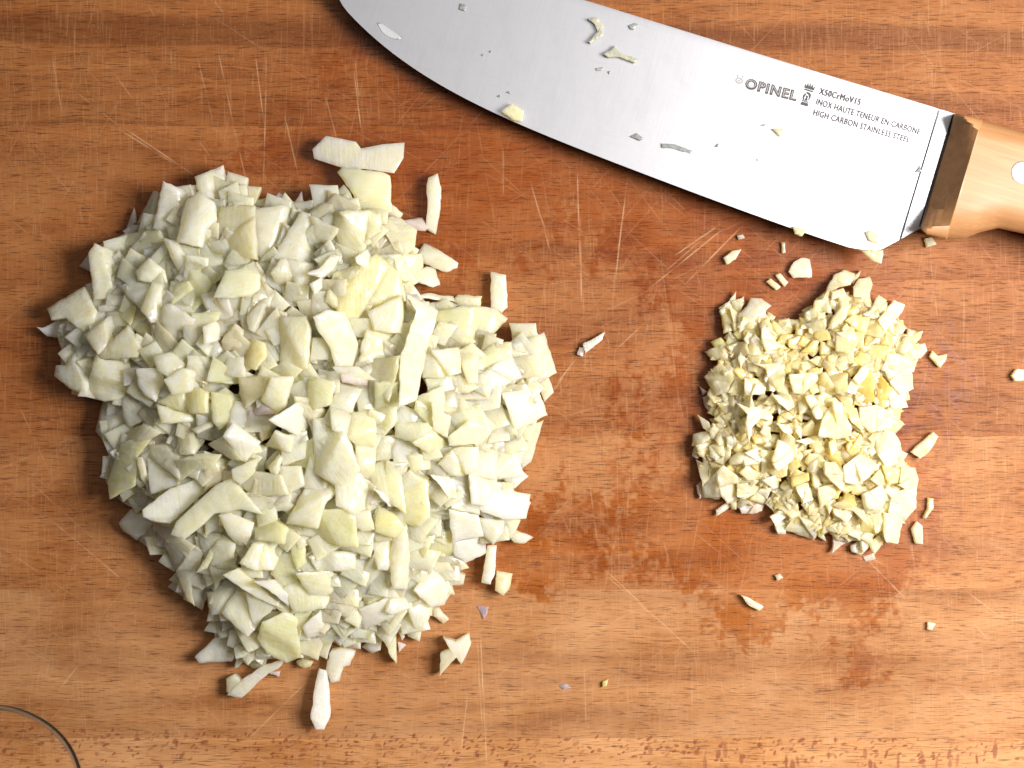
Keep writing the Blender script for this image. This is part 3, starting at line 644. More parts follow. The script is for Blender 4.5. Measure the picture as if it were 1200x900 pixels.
ONION = """w32 192,214 221,228 207,273 180,266
k11 180,223 186,225 180,265 160,262
p10 157,243 159,260 148,267
w31 144,271 153,263 163,263 160,272 148,275
g11 118,287 147,274 185,270 190,282 143,290 130,295
w32 112,287 149,303 146,335 140,349 111,349 105,298
p10 92,312 106,295 109,320
w22 191,280 208,283 222,312 208,316
k10 143,297 190,283 205,313 173,303 160,318
w33 220,235 233,226 250,238 252,257 241,267 236,288 208,282
w22 229,208 261,195 272,227 255,237 240,233 233,222
k11 259,242 297,242 299,303 272,297 255,267
w32 272,228 280,226 293,230 297,242 283,250 273,247
g21 297,235 330,228 324,243 300,242
p11 327,243 343,240 353,225 356,242 362,250
w22 299,247 332,242 363,252 369,280 367,313 337,303 307,303 300,293
k11 364,248 380,238 400,235 398,255 395,272 377,293 370,297
k10 243,268 267,275 267,288 240,290
g10 222,288 255,293 272,307 262,325 233,313
w33 366,175 382,159 417,166 423,174 448,169 474,167 473,185 462,203 427,198 402,197 368,186
g21 397,203 403,197 447,203 455,207 457,247 433,248 417,243 415,228
k10 393,227 403,217 410,225 417,242 400,235
g22 392,250 410,247 439,248 435,273 423,297 400,292 393,267
w21 450,250 460,240 472,250 467,257
w22 440,253 470,257 488,270 485,290 475,298 463,292
w22 500,217 502,208 513,203 517,220 516,243 511,275 498,267 501,243
p21 472,258 495,255 502,267 498,270 473,267
w22 490,295 497,285 513,292 537,308 536,314 523,319 508,314 493,307
w21 484,320 500,313 510,316 515,333 507,336 490,330
g21 463,305 475,298 493,298 495,313 485,320 480,335 467,322
w21 488,348 500,344 530,347 532,353 517,352
k20 500,357 520,352 538,358 517,364 507,362
k21 530,353 537,345 565,347 563,360 540,360
w22 575,318 593,322 595,360 588,367 575,360
g22 508,367 542,360 577,362 592,374 577,390 550,403 527,410 517,398 503,397
g33 476,347 512,367 500,408 488,465 468,474 470,418 488,365
w21 472,380 482,380 475,410 470,430 467,413
y22 392,322 440,300 468,322 472,350 473,390 432,388 405,380 388,345
w23 432,365 470,347 472,373 470,390 440,387
b43 417,302 430,293 443,313 437,320 418,308
y11 430,388 470,392 466,430 455,470 420,440 424,405
w43 368,373 383,365 403,367 418,403 412,433 393,430 387,407 373,387
l33 252,348 265,318 290,315 303,322 302,338 293,345 275,348
w32 262,310 293,313 290,316 268,317
w23 329,373 358,372 363,387 360,430 352,433 329,428
k22 330,303 367,310 365,335 355,345 330,345 318,320
b43 363,333 377,325 377,337 368,345
w32 360,320 377,312 387,300 399,300 390,315 377,325
y21 382,355 392,317 420,317 420,380 405,377 395,362
k11 303,355 323,352 328,373 327,400 312,398 292,385 290,372
c21 260,400 275,380 285,387 282,413 262,413
w32 238,383 253,377 263,388 258,398 240,403
g21 225,367 257,367 255,375 240,383 233,398 223,407
g21 220,417 248,417 262,427 283,450 245,447 220,433
c21 287,393 310,403 312,417 300,433 287,430
w21 265,417 285,418 287,442 263,440
g21 220,317 242,315 247,333 235,355 227,365 220,355
k10 260,352 275,352 262,367
w32 140,336 163,327 190,335 188,377 177,377 163,360
w22 188,377 192,358 200,357 227,375 213,397 207,400
k12 57,362 98,338 112,365 110,382 98,388 90,383 78,372 62,375
b42 42,383 50,384 73,372 83,373 94,387 88,396 70,396 55,394
k22 100,393 133,368 143,372 165,408 160,418 120,420 110,407
k10 85,400 107,405 103,412 87,410
w32 67,428 78,428 88,413 110,413 122,423 150,424 158,452 140,466 123,469 82,454 65,440
w32 160,433 187,432 193,450 182,470 170,463 163,453
w32 180,418 207,410 218,413 220,427 197,441 185,433
c11 183,375 207,400 217,410 182,417
y00 110,350 137,348 163,362 183,378 182,393 167,403 157,385 138,368
g21 190,337 220,330 232,350 227,375 200,357 192,358
g22 160,318 175,303 192,318 190,335 163,328
w21 183,308 195,307 208,317 200,322
k11 122,467 143,468 147,500 140,517 132,530 113,505 117,488
k21 143,465 167,462 175,475 175,488 152,500 145,488
y32 185,472 203,460 225,452 242,460 242,483 217,483
w21 185,475 217,485 242,486 240,493 207,495 190,496
w22 140,512 168,497 187,507 177,513 147,519
l22 143,520 163,515 178,513 160,537 158,568 130,583 127,563
w22 160,537 167,537 175,563 173,573 165,560
k11 177,522 203,520 210,533 210,567 177,578 175,563 173,538
w33 169,597 200,573 237,560 257,562 235,580 213,600 200,612 183,610 170,605
k00 137,583 163,575 173,578 167,595 152,593 143,588
k00 120,548 132,542 128,558 125,568
g33 203,625 210,610 253,570 270,563 287,582 305,603 280,597 250,602 237,615 218,630
g21 283,577 303,580 322,585 318,603 305,603
w21 140,613 153,598 170,605 177,615 160,632 145,622
k10 162,633 177,617 188,623 197,648 180,642 172,640
w22 182,615 203,615 213,630 237,647 233,668 223,678 228,708 220,702 200,653
w21 222,673 245,663 248,683 253,690 235,689
y22 231,670 258,625 262,627 243,665
w22 260,627 275,638 273,653 247,663 248,643
g21 245,663 273,653 278,667 258,680 253,690
w23 257,605 270,602 297,613 290,637 280,639 268,627
g32 282,660 297,637 318,633 320,667 300,668
y33 263,675 280,667 318,700 337,716 300,700
b33 298,682 322,680 342,702 337,710 323,697 307,687
w32 260,718 278,692 297,697 322,712 308,723 300,735 289,745
k11 243,695 273,688 277,693 260,720 247,720
p10 251,720 260,720 278,740 252,747
k11 228,770 252,747 280,742 277,760 272,775 233,777
w22 280,743 289,747 287,775 275,784
k10 289,748 307,747 313,770 310,783 297,783 287,777
g33 303,747 308,730 335,718 348,727 351,768 335,775 313,765
k11 308,780 333,773 330,780 312,792 283,818 265,815 283,797
k11 265,795 274,790 283,797 279,808 270,816 265,810
p20 313,788 328,787 327,793
c21 347,775 357,772 367,776 364,781 357,783 349,780
w21 350,756 372,760 370,772 352,770
b32 374,783 384,785 386,815 387,840 380,855 370,855 364,842 367,815
w20 388,762 400,760 416,764 410,780 402,782 398,798 388,800 382,784
w21 392,752 414,740 422,740 422,760 400,758
w21 424,758 440,744 448,750 446,762 436,766
l21 448,746 464,746 465,778 458,770
p20 466,752 476,756 468,764
w21 462,728 474,746 471,750
l10 472,730 484,736 494,740 492,752 478,746
b32 422,714 460,698 460,722 426,738
w21 460,724 476,716 470,730
w32 476,696 506,712 498,736 488,738 480,720
w32 486,692 504,666 518,678 528,694 520,708 504,710
w21 492,660 526,660 532,670 544,674 542,684 524,686 514,672
w21 506,714 514,712 526,726 520,731 508,722
b32 527,598 560,605 570,647 545,659 533,650
l10 507,602 522,603 522,620 510,610
y21 478,618 500,615 528,623 533,655 510,657 482,650
w22 571,640 582,640 580,673 575,685 564,683
c21 582,669 601,672 597,690 590,698 580,692
k11 562,608 590,610 590,623 578,638 567,627
w20 592,625 602,620 625,630 615,637 603,636
k10 593,610 605,610 602,618 593,620
b32 577,573 620,580 615,607 590,608 577,603 560,597
w22 562,524 577,528 582,566 570,592 553,590 550,553
k00 543,562 550,553 552,588 540,573
b42 505,557 532,562 535,583 527,584 515,568
p20 615,585 622,588 618,600
w22 601,404 637,391 651,436 620,449
y31 622,450 642,440 649,460 638,471 632,456
w32 589,462 628,455 640,486 604,504 596,480
l21 558,422 578,402 598,402 599,416 576,430 560,438
b32 560,440 598,416 611,442 568,459
k10 552,460 580,456 620,448 590,460 564,482
k00 564,482 588,470 596,496 574,498
w21 538,408 552,406 560,420 560,448 548,448 542,430
w22 496,412 538,408 540,436 520,442 496,442
k11 522,442 542,438 560,454 548,460 520,458
l21 520,464 548,460 564,480 572,496 574,506 558,522 548,512 532,480
g32 526,512 548,494 568,500 560,520 528,522
p20 576,502 596,500 602,524 580,528 564,520
w21 580,528 596,518 604,528 614,558 582,560
k20 606,506 636,494 622,540 612,548 606,520
w22 514,544 532,526 560,524 560,550 540,558 528,556
y21 478,534 502,532 512,548 500,550 482,552
g22 464,496 500,496 524,520 514,540 480,516 464,512
g22 488,466 520,452 520,480 506,504 486,480
g21 440,448 466,448 464,496 448,512 440,480
w32 506,472 520,484 528,488 524,512 508,504
b43 273,496 304,518 288,540 262,512
k12 262,512 286,540 272,538 245,521
b43 316,492 347,473 365,487 355,513 323,497
w33 307,468 318,443 343,442 333,477 323,485
p21 292,483 307,472 322,485 295,487
w22 312,523 323,505 343,513 340,530
c21 303,500 318,495 313,513 307,517
y32 315,547 327,532 331,537 325,558 317,553
k21 328,547 352,547 357,568 340,577 328,563
o00 340,530 367,513 367,550 353,547 333,545
y11 282,568 297,553 328,557 337,580 298,580
g22 272,550 303,537 295,557 282,568 274,562
c21 240,530 273,543 270,555 240,575
g33 368,493 392,490 410,520 420,550 400,572 370,552
w33 368,555 400,570 380,592 372,618 337,612
g22 338,612 380,598 404,598 415,607 418,640 400,640 378,632 345,628
w32 363,653 380,647 417,648 415,667 400,669 372,668
w32 348,672 370,671 397,673 407,683 383,698 363,697
l11 340,625 357,632 357,650 368,668 348,668 342,650
y10 358,630 378,632 377,648 363,653
w22 413,602 433,598 438,620 425,623 417,617
w21 420,630 433,628 437,653 422,655
y22 443,592 460,602 473,617 462,630 440,623
w21 440,623 463,627 462,650 455,667 443,667 438,643
w32 463,625 475,617 480,650 477,688 460,688 457,653
y21 407,690 438,650 450,670 427,695
w21 423,693 450,682 460,688 467,700 417,700
w22 393,560 420,552 445,592 415,602 395,592
b43 438,573 450,578 462,592 455,593
y22 428,548 455,540 470,560 475,600 462,592 440,573
y22 466,560 500,560 503,605 492,616 473,612
g21 300,580 327,582 343,592 338,598 317,600 300,605
g22 300,605 317,607 335,620 332,637 300,632
w22 300,633 320,633 330,650 320,667 300,667
l11 322,650 340,650 348,668 348,682 333,688 318,673
g22 333,690 350,680 385,700 380,712 345,718
w21 384,700 406,694 424,700 406,726 400,720
b32 356,734 386,706 400,720 380,744 360,748
y21 344,716 370,708 356,732 352,744
w21 376,748 400,726 406,736 390,752 370,762
g21 404,726 422,700 428,710 420,736
y21 426,700 454,682 460,696 432,714
w22 460,686 476,690 480,712 460,720 452,716
k21 444,732 452,730 458,744 444,746
c11 280,443 313,442 307,463 288,478 282,463
g21 248,460 280,463 288,473 278,487 257,503 250,493
g22 343,440 390,447 392,453 387,473 367,480 348,470
p32 400,437 432,440 430,453 402,448
w32 387,473 413,475 415,485 407,510 390,503
y22 413,485 440,480 440,523 420,523 408,513
w22 417,523 440,525 437,563 417,572 418,550
c21 347,470 380,480 385,492 368,495 352,487
k11 208,507 227,507 233,522 228,532 210,532
w32 225,503 247,493 249,500 232,508
g22 207,540 235,532 258,533 248,548 227,552 208,567
w32 193,445 215,432 240,440 232,458 203,462
y00 300,432 330,430 345,440 318,442 300,450
w32 390,430 420,430 440,445 405,445
k11 515,793 516,765 530,760 535,770 526,780
w32 519,747 534,752 550,743 552,755 541,779 529,765
"""
GARLIC = """c11 842,361 856,352 866,350 872,356 866,367 848,368
b32 855,352 863,341 862,351
w21 865,351 872,347 873,356
w22 876,359 880,350 892,351 903,359 897,364 896,383 885,391 865,383 867,367
c10 865,384 880,387 879,393 871,395
c11 849,396 855,389 862,396 857,400
c11 827,412 853,401 875,401 877,415 865,420 835,421
b43 893,385 897,383 911,403 909,409 899,412 893,396
c12 880,396 885,392 896,404 891,416 876,415
c11 905,375 913,373 941,375 940,380 912,384
w22 936,368 952,360 960,369 957,385 941,380
w21 899,365 909,371 906,376 899,375
w22 977,322 989,316 1003,321 997,334 985,336 971,342 965,350 974,330
c21 997,328 1010,316 1006,325 1000,333
w21 961,348 965,345 974,352 975,369 962,363
w22 976,343 988,339 994,352 991,372 976,384 972,384 977,372 986,360 983,349 975,352
w22 1001,336 1006,328 1019,325 1022,334 1019,343 1021,360 1015,358 1009,348 1001,347
w22 1022,360 1030,346 1039,352 1036,360 1025,373 1015,372
b33 1030,375 1048,351 1061,357 1057,366 1037,388
w21 1055,377 1064,385 1059,386
w22 1048,411 1060,396 1081,388 1079,396 1070,405 1060,414
b32 1060,405 1084,402 1087,411 1079,420 1069,421
y22 980,390 1000,387 1007,399 997,414 980,411
w22 944,366 955,360 968,375 968,384 958,394 943,379
y22 991,376 1000,369 1028,375 1039,387 1033,396 1009,390
y21 1039,391 1046,399 1042,405 1033,403
y11 1012,405 1037,405 1060,418 1057,435 1024,427
b32 1041,414 1069,421 1068,434 1070,455 1056,462 1043,447 1036,430
b32 1043,450 1058,461 1064,477 1047,479 1040,462
o01 1020,434 1033,441 1041,450 1040,467 1017,471 1003,466 1007,451
b33 993,454 1012,429 1023,434 1007,451 1003,462 994,460
y22 963,437 993,438 992,459 968,463 960,450
w32 925,440 957,436 960,444 940,462 930,460
w33 977,471 987,473 988,485 997,497 997,509 980,514 960,511 964,493
b33 944,465 953,463 968,490 957,491
y21 989,475 1004,479 1009,503 999,495
w22 1008,478 1027,475 1047,485 1045,502 1020,506 1009,495
c12 826,442 844,425 859,443 852,459 839,463
b32 845,434 852,425 861,433 860,443 850,441
p20 820,453 829,459 824,463
p20 824,466 835,461 843,470 832,482 827,477
k00 840,490 853,466 857,461 863,471 851,493
c11 855,471 859,470 875,507 869,509 857,485
b33 865,473 879,479 881,465 884,477 900,482 905,489 901,493 891,490 881,501 879,517 875,495 877,486
b33 873,443 897,454 896,462 873,463
c00 863,453 869,437 877,437 873,445 873,463 867,467
b43 905,463 911,463 933,475 924,481 915,474
w22 883,425 896,427 912,425 920,439 917,454 912,459 901,445 898,432
c11 875,417 893,417 887,437 877,434
w22 811,522 813,509 831,505 832,514 820,522
w21 832,503 837,499 855,509 849,515 833,515
w32 816,522 832,518 831,535 820,535
w22 832,522 847,518 849,534 844,543 832,535
c11 847,523 857,523 856,535 849,542
w12 816,539 840,550 843,582 824,583 823,563
p20 816,569 823,563 823,582 820,585
b32 840,554 848,546 864,559 864,583 852,589 845,581
w21 839,598 852,589 856,594 840,605
w21 856,586 864,587 863,597 857,597
p21 864,589 876,586 896,591 893,599 885,602 869,602
w22 856,538 865,530 872,531 873,543 856,545
b32 872,531 887,525 892,539 889,543 873,545
w22 867,554 875,546 891,555 885,563 876,563
c22 864,567 889,570 887,577 872,585 864,582
b32 879,586 891,573 905,571 896,591
c11 897,590 907,577 928,574 927,590 915,595 907,599
b42 903,606 913,599 924,603 921,626 912,626 908,614
w21 921,621 930,606 955,608 965,618 953,632
b33 912,516 936,528 928,540 912,552 905,540
y21 893,530 913,527 912,550 893,553
b32 893,563 915,555 912,571 907,573
y22 928,559 947,554 948,563 929,570
w32 933,570 947,566 953,585 941,590
b33 967,541 983,542 991,557 988,575 976,565 967,555
w32 959,572 976,568 980,580 962,595
c12 974,593 989,586 1012,598 1018,616 1000,599
b32 976,595 986,595 998,604 992,613 979,604
w21 967,619 983,611 983,625 972,623
p10 975,622 986,622 1000,632 985,640 975,649 977,637
w21 985,613 991,610 1006,628 1000,629
w22 997,640 1012,631 1024,629 1018,641 1009,651 998,647
w32 1018,637 1030,628 1036,635 1025,649
y11 1012,604 1036,601 1037,619 1021,628 1006,622
b43 1036,601 1058,607 1052,637 1039,635 1036,625
b33 1012,580 1033,569 1042,583 1030,598 1015,596
b32 1045,577 1073,572 1073,595 1060,610 1042,604
w32 1057,548 1072,548 1076,562 1073,580 1054,569
y22 1021,562 1036,545 1055,550 1052,565 1030,569
b33 1009,532 1027,544 1018,559 1004,569 991,565 989,547
o01 959,527 964,524 986,543 984,548
b32 1045,502 1055,520 1058,540 1040,548 1028,530 1025,508
"""
LOOSE = """garlic_chip|w22 1067,530 1094,506 1100,512 1090,528 1078,538|pointed wedge of garlic lying alone to the right of the minced heap
garlic_chip|w22 1088,583 1094,584 1094,596 1085,608 1082,607 1088,596|thin bent garlic sliver beside the lower right of the heap
garlic_chip|w22 1069,620 1075,611 1081,616 1082,638 1073,637|stubby upright garlic chip just below the bent sliver
garlic_chip|w22 1090,418 1093,411 1099,417 1110,415 1109,421 1102,431|little forked garlic crumb at the upper right edge of the heap
garlic_chip|w22 848,302 858,294 869,292 862,304 852,310|small pale garlic crumb halfway between blade edge and heap
garlic_chip|w22 924,318 930,307 939,302 949,304 951,315 951,325 930,326|chunky three-sided garlic chunk above the heap with jagged right side
garlic_chip|w21 898,330 903,326 915,336 910,340|left one of two parallel garlic slivers above the heap
garlic_chip|w31 909,322 914,320 924,331 920,336|right one of two parallel garlic slivers above the heap
garlic_chip|k20 916,284 920,284 921,296 917,297|narrow upright garlic shaving just under the cutting edge
garlic_chip|k20 864,276 871,275 873,279 866,281|tiny white garlic speck nearest the cutting edge
garlic_chip|w31 868,697 880,702 895,711 890,716 878,710|almond-shaped garlic sliver lying alone below the left of the heap
garlic_chip|w31 1088,729 1097,731 1092,739 1087,738|tiny garlic cube alone near the lower right of the board
garlic_chip|w32 1186,440 1192,432 1201,433 1200,446 1190,447|small garlic chip at the right border of the picture
garlic_chip|y20 706,799 713,796 711,804 706,806|tiny yellow crumb alone in the lower middle of the board
garlic_chip|k20 908,674 914,672 918,677 911,681|pinkish garlic scrap just below the minced heap
garlic_chip|p20 1011,652 1024,648 1026,655 1014,658|thin pink garlic skin at the foot of the heap
garlic_chip|c12 1084,279 1092,278 1098,286 1086,290|dull garlic crumb tucked under the front of the handle
onion_scrap|w22 676,415 679,407 688,408 684,413 683,418|tiny stub of onion touching the longer sliver between the heaps
onion_scrap|w32 683,403 709,389 706,398 686,414|narrow onion sliver lying alone between the two heaps
onion_scrap|p10 559,710 573,711 571,720 567,726|tiny violet see-through onion skin right of the heap foot
onion_scrap|p10 655,804 662,801 670,806 660,808|flat violet speck of onion skin in the lower middle
"""
BLADEBITS = """k 688,22 700,20 707,30 706,42 692,51 688,49 700,37 697,29|curled olive garlic scrap near the spine of the blade|6
k 706,63 715,59 721,53 726,61 748,70 744,74 726,67 712,67|long twisted garlic scrap with a raised prong on the blade|6
c 587,130 600,121 614,130 612,142 603,141|cream garlic chip stuck over the cutting edge mid-blade|9
c 905,151 922,150 914,160|small triangular garlic chip under the printed name|4
c 1014,272 1022,270 1031,280 1029,286 1018,282|pale garlic smear near the heel corner of the blade|3
c 1009,293 1035,293 1033,309 1022,305|square garlic chip hanging off the heel corner|7
c 929,265 945,270 940,277 932,274|small cream garlic chip under the cutting edge near the heel|6
g 736,30 744,27 748,29 743,35 738,34|small grey scrap close to the spine|2
g 539,4 547,6 545,13 538,11|small grey scrap near the top border of the blade|2
g 738,160 746,156 755,162 750,165|half-moon grey scrap in the lower half of the blade|2
g 775,168 790,169 812,177 809,180 788,174 775,173|long thin grey smear in the lower half of the blade|1.5
g 1072,202 1078,194 1081,201|small dark grey triangle beside the heel crease|2
g 698,80 707,79 705,83 699,83|flat grey speck below the twisted scrap|1.5
g 888,147 897,145 896,148|short dark dash left of the triangular chip|1
g 838,172 842,168 842,172|tiny dark tick in the middle of the blade|1.5
g 582,113 586,111 586,114|left of two dark specks by the stuck cream chip|1.5
g 593,108 597,107 598,110|right of two dark specks by the stuck cream chip|1.5
g 712,84 715,83 714,87|tiny dark dot right of the flat grey speck|1.5
g 564,64 567,63 566,66|tiny dark dot in the left half of the blade|1.5
g 573,60 576,59 575,62|tiny dark dot beside another in the left half of the blade|1.5
g 886,187 890,186 889,189|tiny grey dot right of the middle of the blade|1.5
"""
def split(poly, a):
    cx, cy = cen(poly); d = Vector((math.cos(a), math.sin(a))); A, B = [], []
    for i in range(len(poly)):
        p, q = Vector(poly[i]), Vector(poly[(i+1) % len(poly)]); c = Vector((cx, cy)); sp, sq = (p-c).dot(d), (q-c).dot(d)
        (A if sp >= 0 else B).append(tuple(p))
        if sp*sq < 0:
            x = p.lerp(q, sp/(sp-sq)); A.append(tuple(x)); B.append(tuple(x))
    return A, B
NCUT = 0
for code, poly, _ in parse(ONION):
    cx, cy = cen(poly); ar = math.sqrt(areaof(poly))
    if ar > 33 and MON.r(cx, cy) < .9 and NCUT < 56 and code[2] != '3' and code[0] != 'l':
        far = max(poly, key=lambda p: (p[0]-cx)**2+(p[1]-cy)**2); a = math.atan2(far[1]-cy, far[0]-cx)+rnd.uniform(-.35, .35)
        for q in split(poly, a):
            if len(q) > 2 and areaof(q) > 90:
                NCUT += 1; cd = code[0]+str(max(0, min(4, int(code[1])+rnd.choice((-1, 0, 1)))))+code[2]
                place('onion', cd, q, MON, ON, 17, 7.5, 'onion_piece')
    else: place('onion', code, poly, MON, ON, 17, 7.5, 'onion_piece')
NON = len(registry)
for code, poly, _ in parse(GARLIC):
    cx, cy = cen(poly); ar = math.sqrt(areaof(poly)); ps = [poly]
    if ar > 16 and len(poly) < 9:
        far = max(poly, key=lambda p: (p[0]-cx)**2+(p[1]-cy)**2); a = math.atan2(far[1]-cy, far[0]-cx)
        ps = [q for q in split(poly, a+rnd.uniform(-.5, .5)) if len(q) > 2 and areaof(q) > 30]
    for q in ps:
        cd = code if len(ps) == 1 else code[0]+str(max(0, min(4, int(code[1])+rnd.choice((-1, 0, 1)))))+code[2]
        place('garlic', cd, q, MGA, GA, 9, 4.5, 'garlic_piece', cell=3.2, amp=1.7)
def ragged(cx, cy, r, n, asp, rot):
    out = []
    for k in range(n):
        a = 2*math.pi*(k+rnd.uniform(-.28, .28))/n; q = r*rnd.uniform(.72, 1.18)
        x, y = q*math.cos(a)*asp, q*math.sin(a)/asp
        out.append((cx+x*math.cos(rot)-y*math.sin(rot), cy+x*math.sin(rot)+y*math.cos(rot)))
    return out
def dice(cx, cy, r, rot):
    a = rnd.uniform(.72, 1.0); sk = rnd.uniform(-.22, .22); out = []
    for x, y in ((-1, -1), (1, -1), (1, 1), (-1, 1)):
        u = r*(x*.86/a**.5+sk*y)+rnd.uniform(-.1, .1)*r; v = r*y*.86*a+rnd.uniform(-.1, .1)*r
        out.append((cx+u*math.cos(rot)-v*math.sin(rot), cy+u*math.sin(rot)+v*math.cos(rot)))
    return out
def spot(m, lim):
    while True:
        x = rnd.uniform(min(p[0] for p in m.o), max(p[0] for p in m.o)); y = rnd.uniform(min(p[1] for p in m.o), max(p[1] for p in m.o))
        if m.r(x, y) < lim: return x, y
for i in range(max(0, 298-NON)):                                    # onion pieces half showing between the others
    x, y = spot(MON, .93); r = rnd.uniform(11, 18)
    place('onion', rnd.choice('wgykcwl')+rnd.choice('122')+'0', dice(x, y, r*.92, rnd.uniform(0, 3.14)), MON, ON, 15, 7, 'onion_piece', drop=3)
for i in range(298-sum(1 for q in registry if q[0] == 'garlic')):                                   # garlic crumbs over and between the larger bits
    x, y = spot(MGA, .97); r = rnd.uniform(4, 8.5)
    place('garlic', rnd.choice('wwbwycwb')+rnd.choice('1233')+rnd.choice('0122'), ragged(x, y, r, rnd.choice((3, 4, 4, 5)), rnd.uniform(1, 1.7), rnd.uniform(0, 3.14)), MGA, GA, 8, 4, 'garlic_piece', cell=3.0, drop=1)
def bulk(name, mound, mats, n, rr, thick, lim, drop, cell, label, cat):
    """the pieces underneath, too many and too hidden to pick out, joined into one object"""
    obs = []
    for i in range(n):
        x, y = spot(mound, lim); t = rnd.choice('wgyclyg' if mats is ON else 'yycwc')
        p = dice(x, y, rnd.uniform(*rr)*.9, rnd.uniform(0, 3.14)) if mats is ON else ragged(x, y, rnd.uniform(*rr), rnd.choice((4, 5)), rnd.uniform(1, 1.4), rnd.uniform(0, 3.14))
        z = max(thick+.5, (mound.z(x, y)+thick*.6-drop)*rnd.uniform(.72, 1.0))
        obs.append(piece_mesh(name, p, mats[t], z, (rnd.uniform(-.3, .3), rnd.uniform(-.3, .3)), thick, cell=cell, zmin=.15))
    bm = bmesh.new(); ml = []
    out = bpy.data.meshes.new(name)
    for o in obs:
        m = o.data.materials[0]
        if m.name not in [x.name for x in ml]: ml.append(m)
        k = [x.name for x in ml].index(m.name); me = o.data; me.transform(Matrix.Translation(o.location)); f0 = len(bm.faces)
        bm.from_mesh(me); bm.faces.ensure_lookup_table()
        for f in bm.faces[f0:]: f.material_index = k
        bpy.data.objects.remove(o); bpy.data.meshes.remove(me)
    bm.to_mesh(out); bm.free()
    for m in ml: out.materials.append(m)
    ob = bpy.data.objects.new(name, out); COL.objects.link(ob); tag(ob, label, cat, kind='stuff'); return ob
bulk('chopped_onion_underneath', MON, ON, 1100, (15, 23), 13, .94, -4, 11.0, 'mass of chopped onion buried under the top pieces of the large heap', 'chopped onion')
bulk('minced_garlic_underneath', MGA, GA, 1000, (7, 12), 8, .90, -1, 5.5, 'mass of minced garlic buried under the top bits of the small heap', 'minced garlic')

# ---- labels for the heaped pieces
SECT_ON = ['on the flank facing the garlic', 'on the flank between garlic and knife heel', 'on the flank facing the blade', 'on the flank below the blade tip', 'on the flank farthest from the garlic',
           'on the flank above the ring groove', 'at the foot by the loose white stick', 'on the flank by the two paired triangles']
SECT_GA = ['on the side away from the onion', 'toward the knife handle', 'toward the knife heel', 'toward the middle of the blade', 'on the side facing the onion',
           'on the lower side nearer the onion', 'at the foot of the heap', 'at the corner by the bent sliver']
COLN = {'w': 'white', 'b': 'bright white', 'g': 'pale green', 'l': 'green-edged', 'y': 'yellowish', 'c': 'cream', 'k': 'glassy grey', 'p': 'rosy', 'o': 'olive yellow'}
def describe(kind, t, poly, cx, cy, ar, m):
    xs = [p[0] for p in poly]; ys = [p[1] for p in poly]
    c = Vector((cx, cy)); far = max(poly, key=lambda p: (Vector(p)-c).length); ax = (Vector(far)-c).normalized()
    u = [(Vector(p)-c).dot(ax) for p in poly]; v = [(Vector(p)-c).dot(Vector((-ax.y, ax.x))) for p in poly]
    asp = (max(u)-min(u))/max(1, max(v)-min(v))
    if kind == 'onion': shape = 'strip' if asp > 2.3 else ('square' if len(poly) == 4 and asp < 1.5 else ('triangle' if len(poly) == 3 else ('wedge' if asp > 1.55 else 'chunk')))
    else: shape = 'sliver' if asp > 2.1 else ('crumb' if ar < 11 else ('wedge' if asp > 1.5 else 'chunk'))
    size = ('large ' if ar > 34 else 'small ' if ar < 19 else '') if kind == 'onion' else ('large ' if ar > 20 else 'tiny ' if ar < 8 else '')
    d = Vector((cx, cy))-m.c; k = int(((math.degrees(math.atan2(-d.y, d.x))+22.5) % 360)//45); r = m.r(cx, cy)
    where = (SECT_ON if kind == 'onion' else SECT_GA)[k]
    ring = 'top' if r < .3 else 'upper' if r < .62 else 'lower' if r < .88 else 'outermost'
    return [size+COLN[t]+' '+kind+' '+shape, ring, where]
groups = {}
for kind, o, t, poly, cx, cy, ar, inside in registry:
    m = MON if kind == 'onion' else MGA
    a, ring, where = describe(kind, t, poly, cx, cy, ar, m)
    key = (kind, a, ring, where); groups.setdefault(key, []).append((o, cx, cy, ar))
used = set()
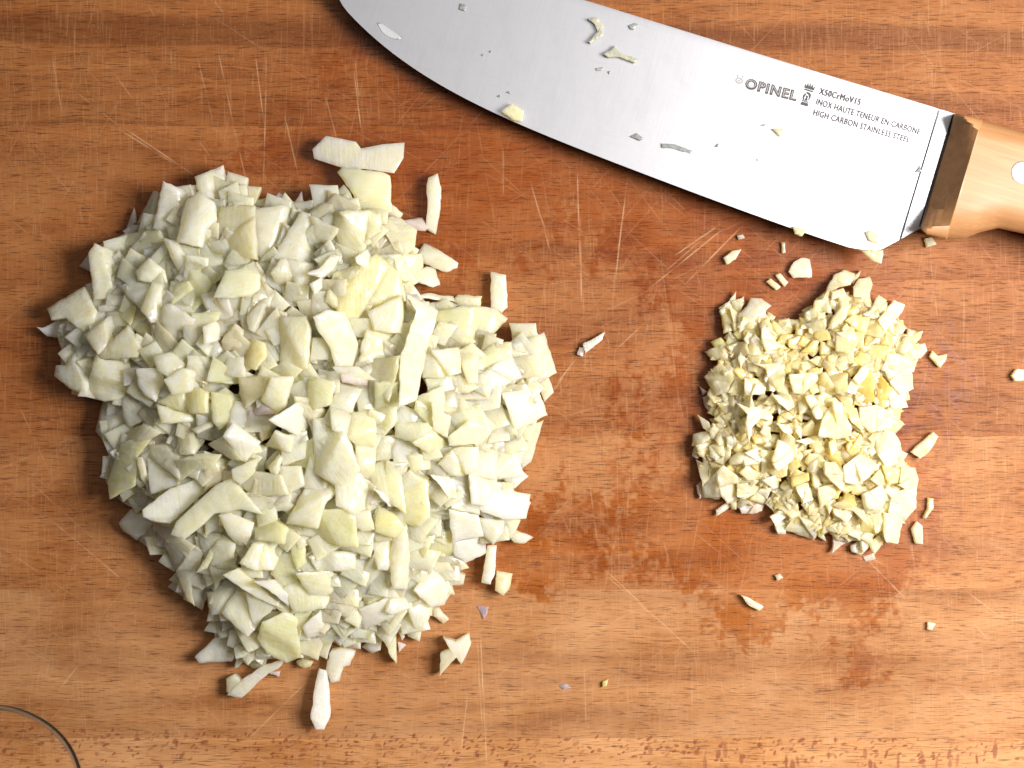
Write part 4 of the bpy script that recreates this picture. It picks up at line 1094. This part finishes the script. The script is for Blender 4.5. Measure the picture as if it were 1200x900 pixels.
for (kind, a, ring, where), L in groups.items():
    lab0 = f'{a}, {ring} part of the heap, {where}'
    L = L[:]
    quals = [('leftmost', lambda q: q[1]), ('rightmost', lambda q: -q[1]), ('highest', lambda q: q[2]), ('lowest', lambda q: -q[2]), ('biggest', lambda q: -q[3]), ('smallest', lambda q: q[3])]
    labs = []
    if len(L) == 1: labs = [(L[0][0], lab0)]
    else:
        qi = 0
        while L:
            if qi < len(quals): q = quals[qi]; x = min(L, key=q[1]); L.remove(x); labs.append((x[0], q[0]+' '+lab0)); qi += 1
            else: labs.append((L.pop()[0], 'middle '+lab0))
    for o, lab in labs:
        lab = lab.replace('part of the heap, ', '').replace('top on the', 'on top, the').replace('heap, ', '')
        lab = lab.replace('on the flank', 'flank').replace(', top ', ', near the crown ').replace(', upper ', ', upper slope ').replace(', lower ', ', low down ').replace(', outermost ', ', at the rim ')
        tag(o, lab, kind+' piece', 'onion pieces heaped on the board' if kind == 'onion' else 'garlic bits heaped on the board')
# the two leaning triangles lie apart from the heap
for kind, o, t, poly, cx, cy, ar, inside in registry:
    if kind == 'onion' and 512 < cx < 555 and 745 < cy < 795:
        o['label'] = 'dull triangular onion piece lying under a whiter one apart from the heap' if t == 'k' else 'white triangular onion piece resting on a duller one apart from the heap'; del o['group']

# ---------------------------------------------------------------- loose bits on the board and on the blade
for code, poly, ex in parse(LOOSE.replace('garlic_chip|', 'garlic_chip~').replace('onion_scrap|', 'onion_scrap~')):
    nm, cd = code.split('~'); a = ex[0]
    mats = GA if nm.startswith('garlic') else ON
    ar = math.sqrt(areaof(poly)); th = 1.0 if cd[0] == 'p' else min(8, ar*.55+1)
    o = piece_mesh(nm, poly, mats[cd[0]], th+.6, (-.12*(int(cd[1])-2), rnd.uniform(-.06, .06)), th, cell=3.0, bev=.7, zmin=.15, amp=.5)
    tag(o, a, nm.replace('_', ' '))
for code, poly, ex in parse(BLADEBITS):
    cx, cy = cen(poly); z = blade_z(cx, cy) if not (cy > 262 and cx < 1060 and cx > 920 and (code == 'c') and (cy > 289 or cx < 950)) else None
    th = float(ex[1])
    if z is None: z = HZ(100)-2
    grow = [(cx+(x-cx)*1.0, cy+(y-cy)*1.0) for x, y in poly]
    o = piece_mesh('garlic_scrap', grow, (GA['s'] if code == 'k' else GA[code]), z+th+.1, (0, 0), th, cell=2.6, bev=min(.6, th*.3), zmin=z+.1 if z > 36 else 20, amp=.3)
    tag(o, ex[0], 'garlic scrap')
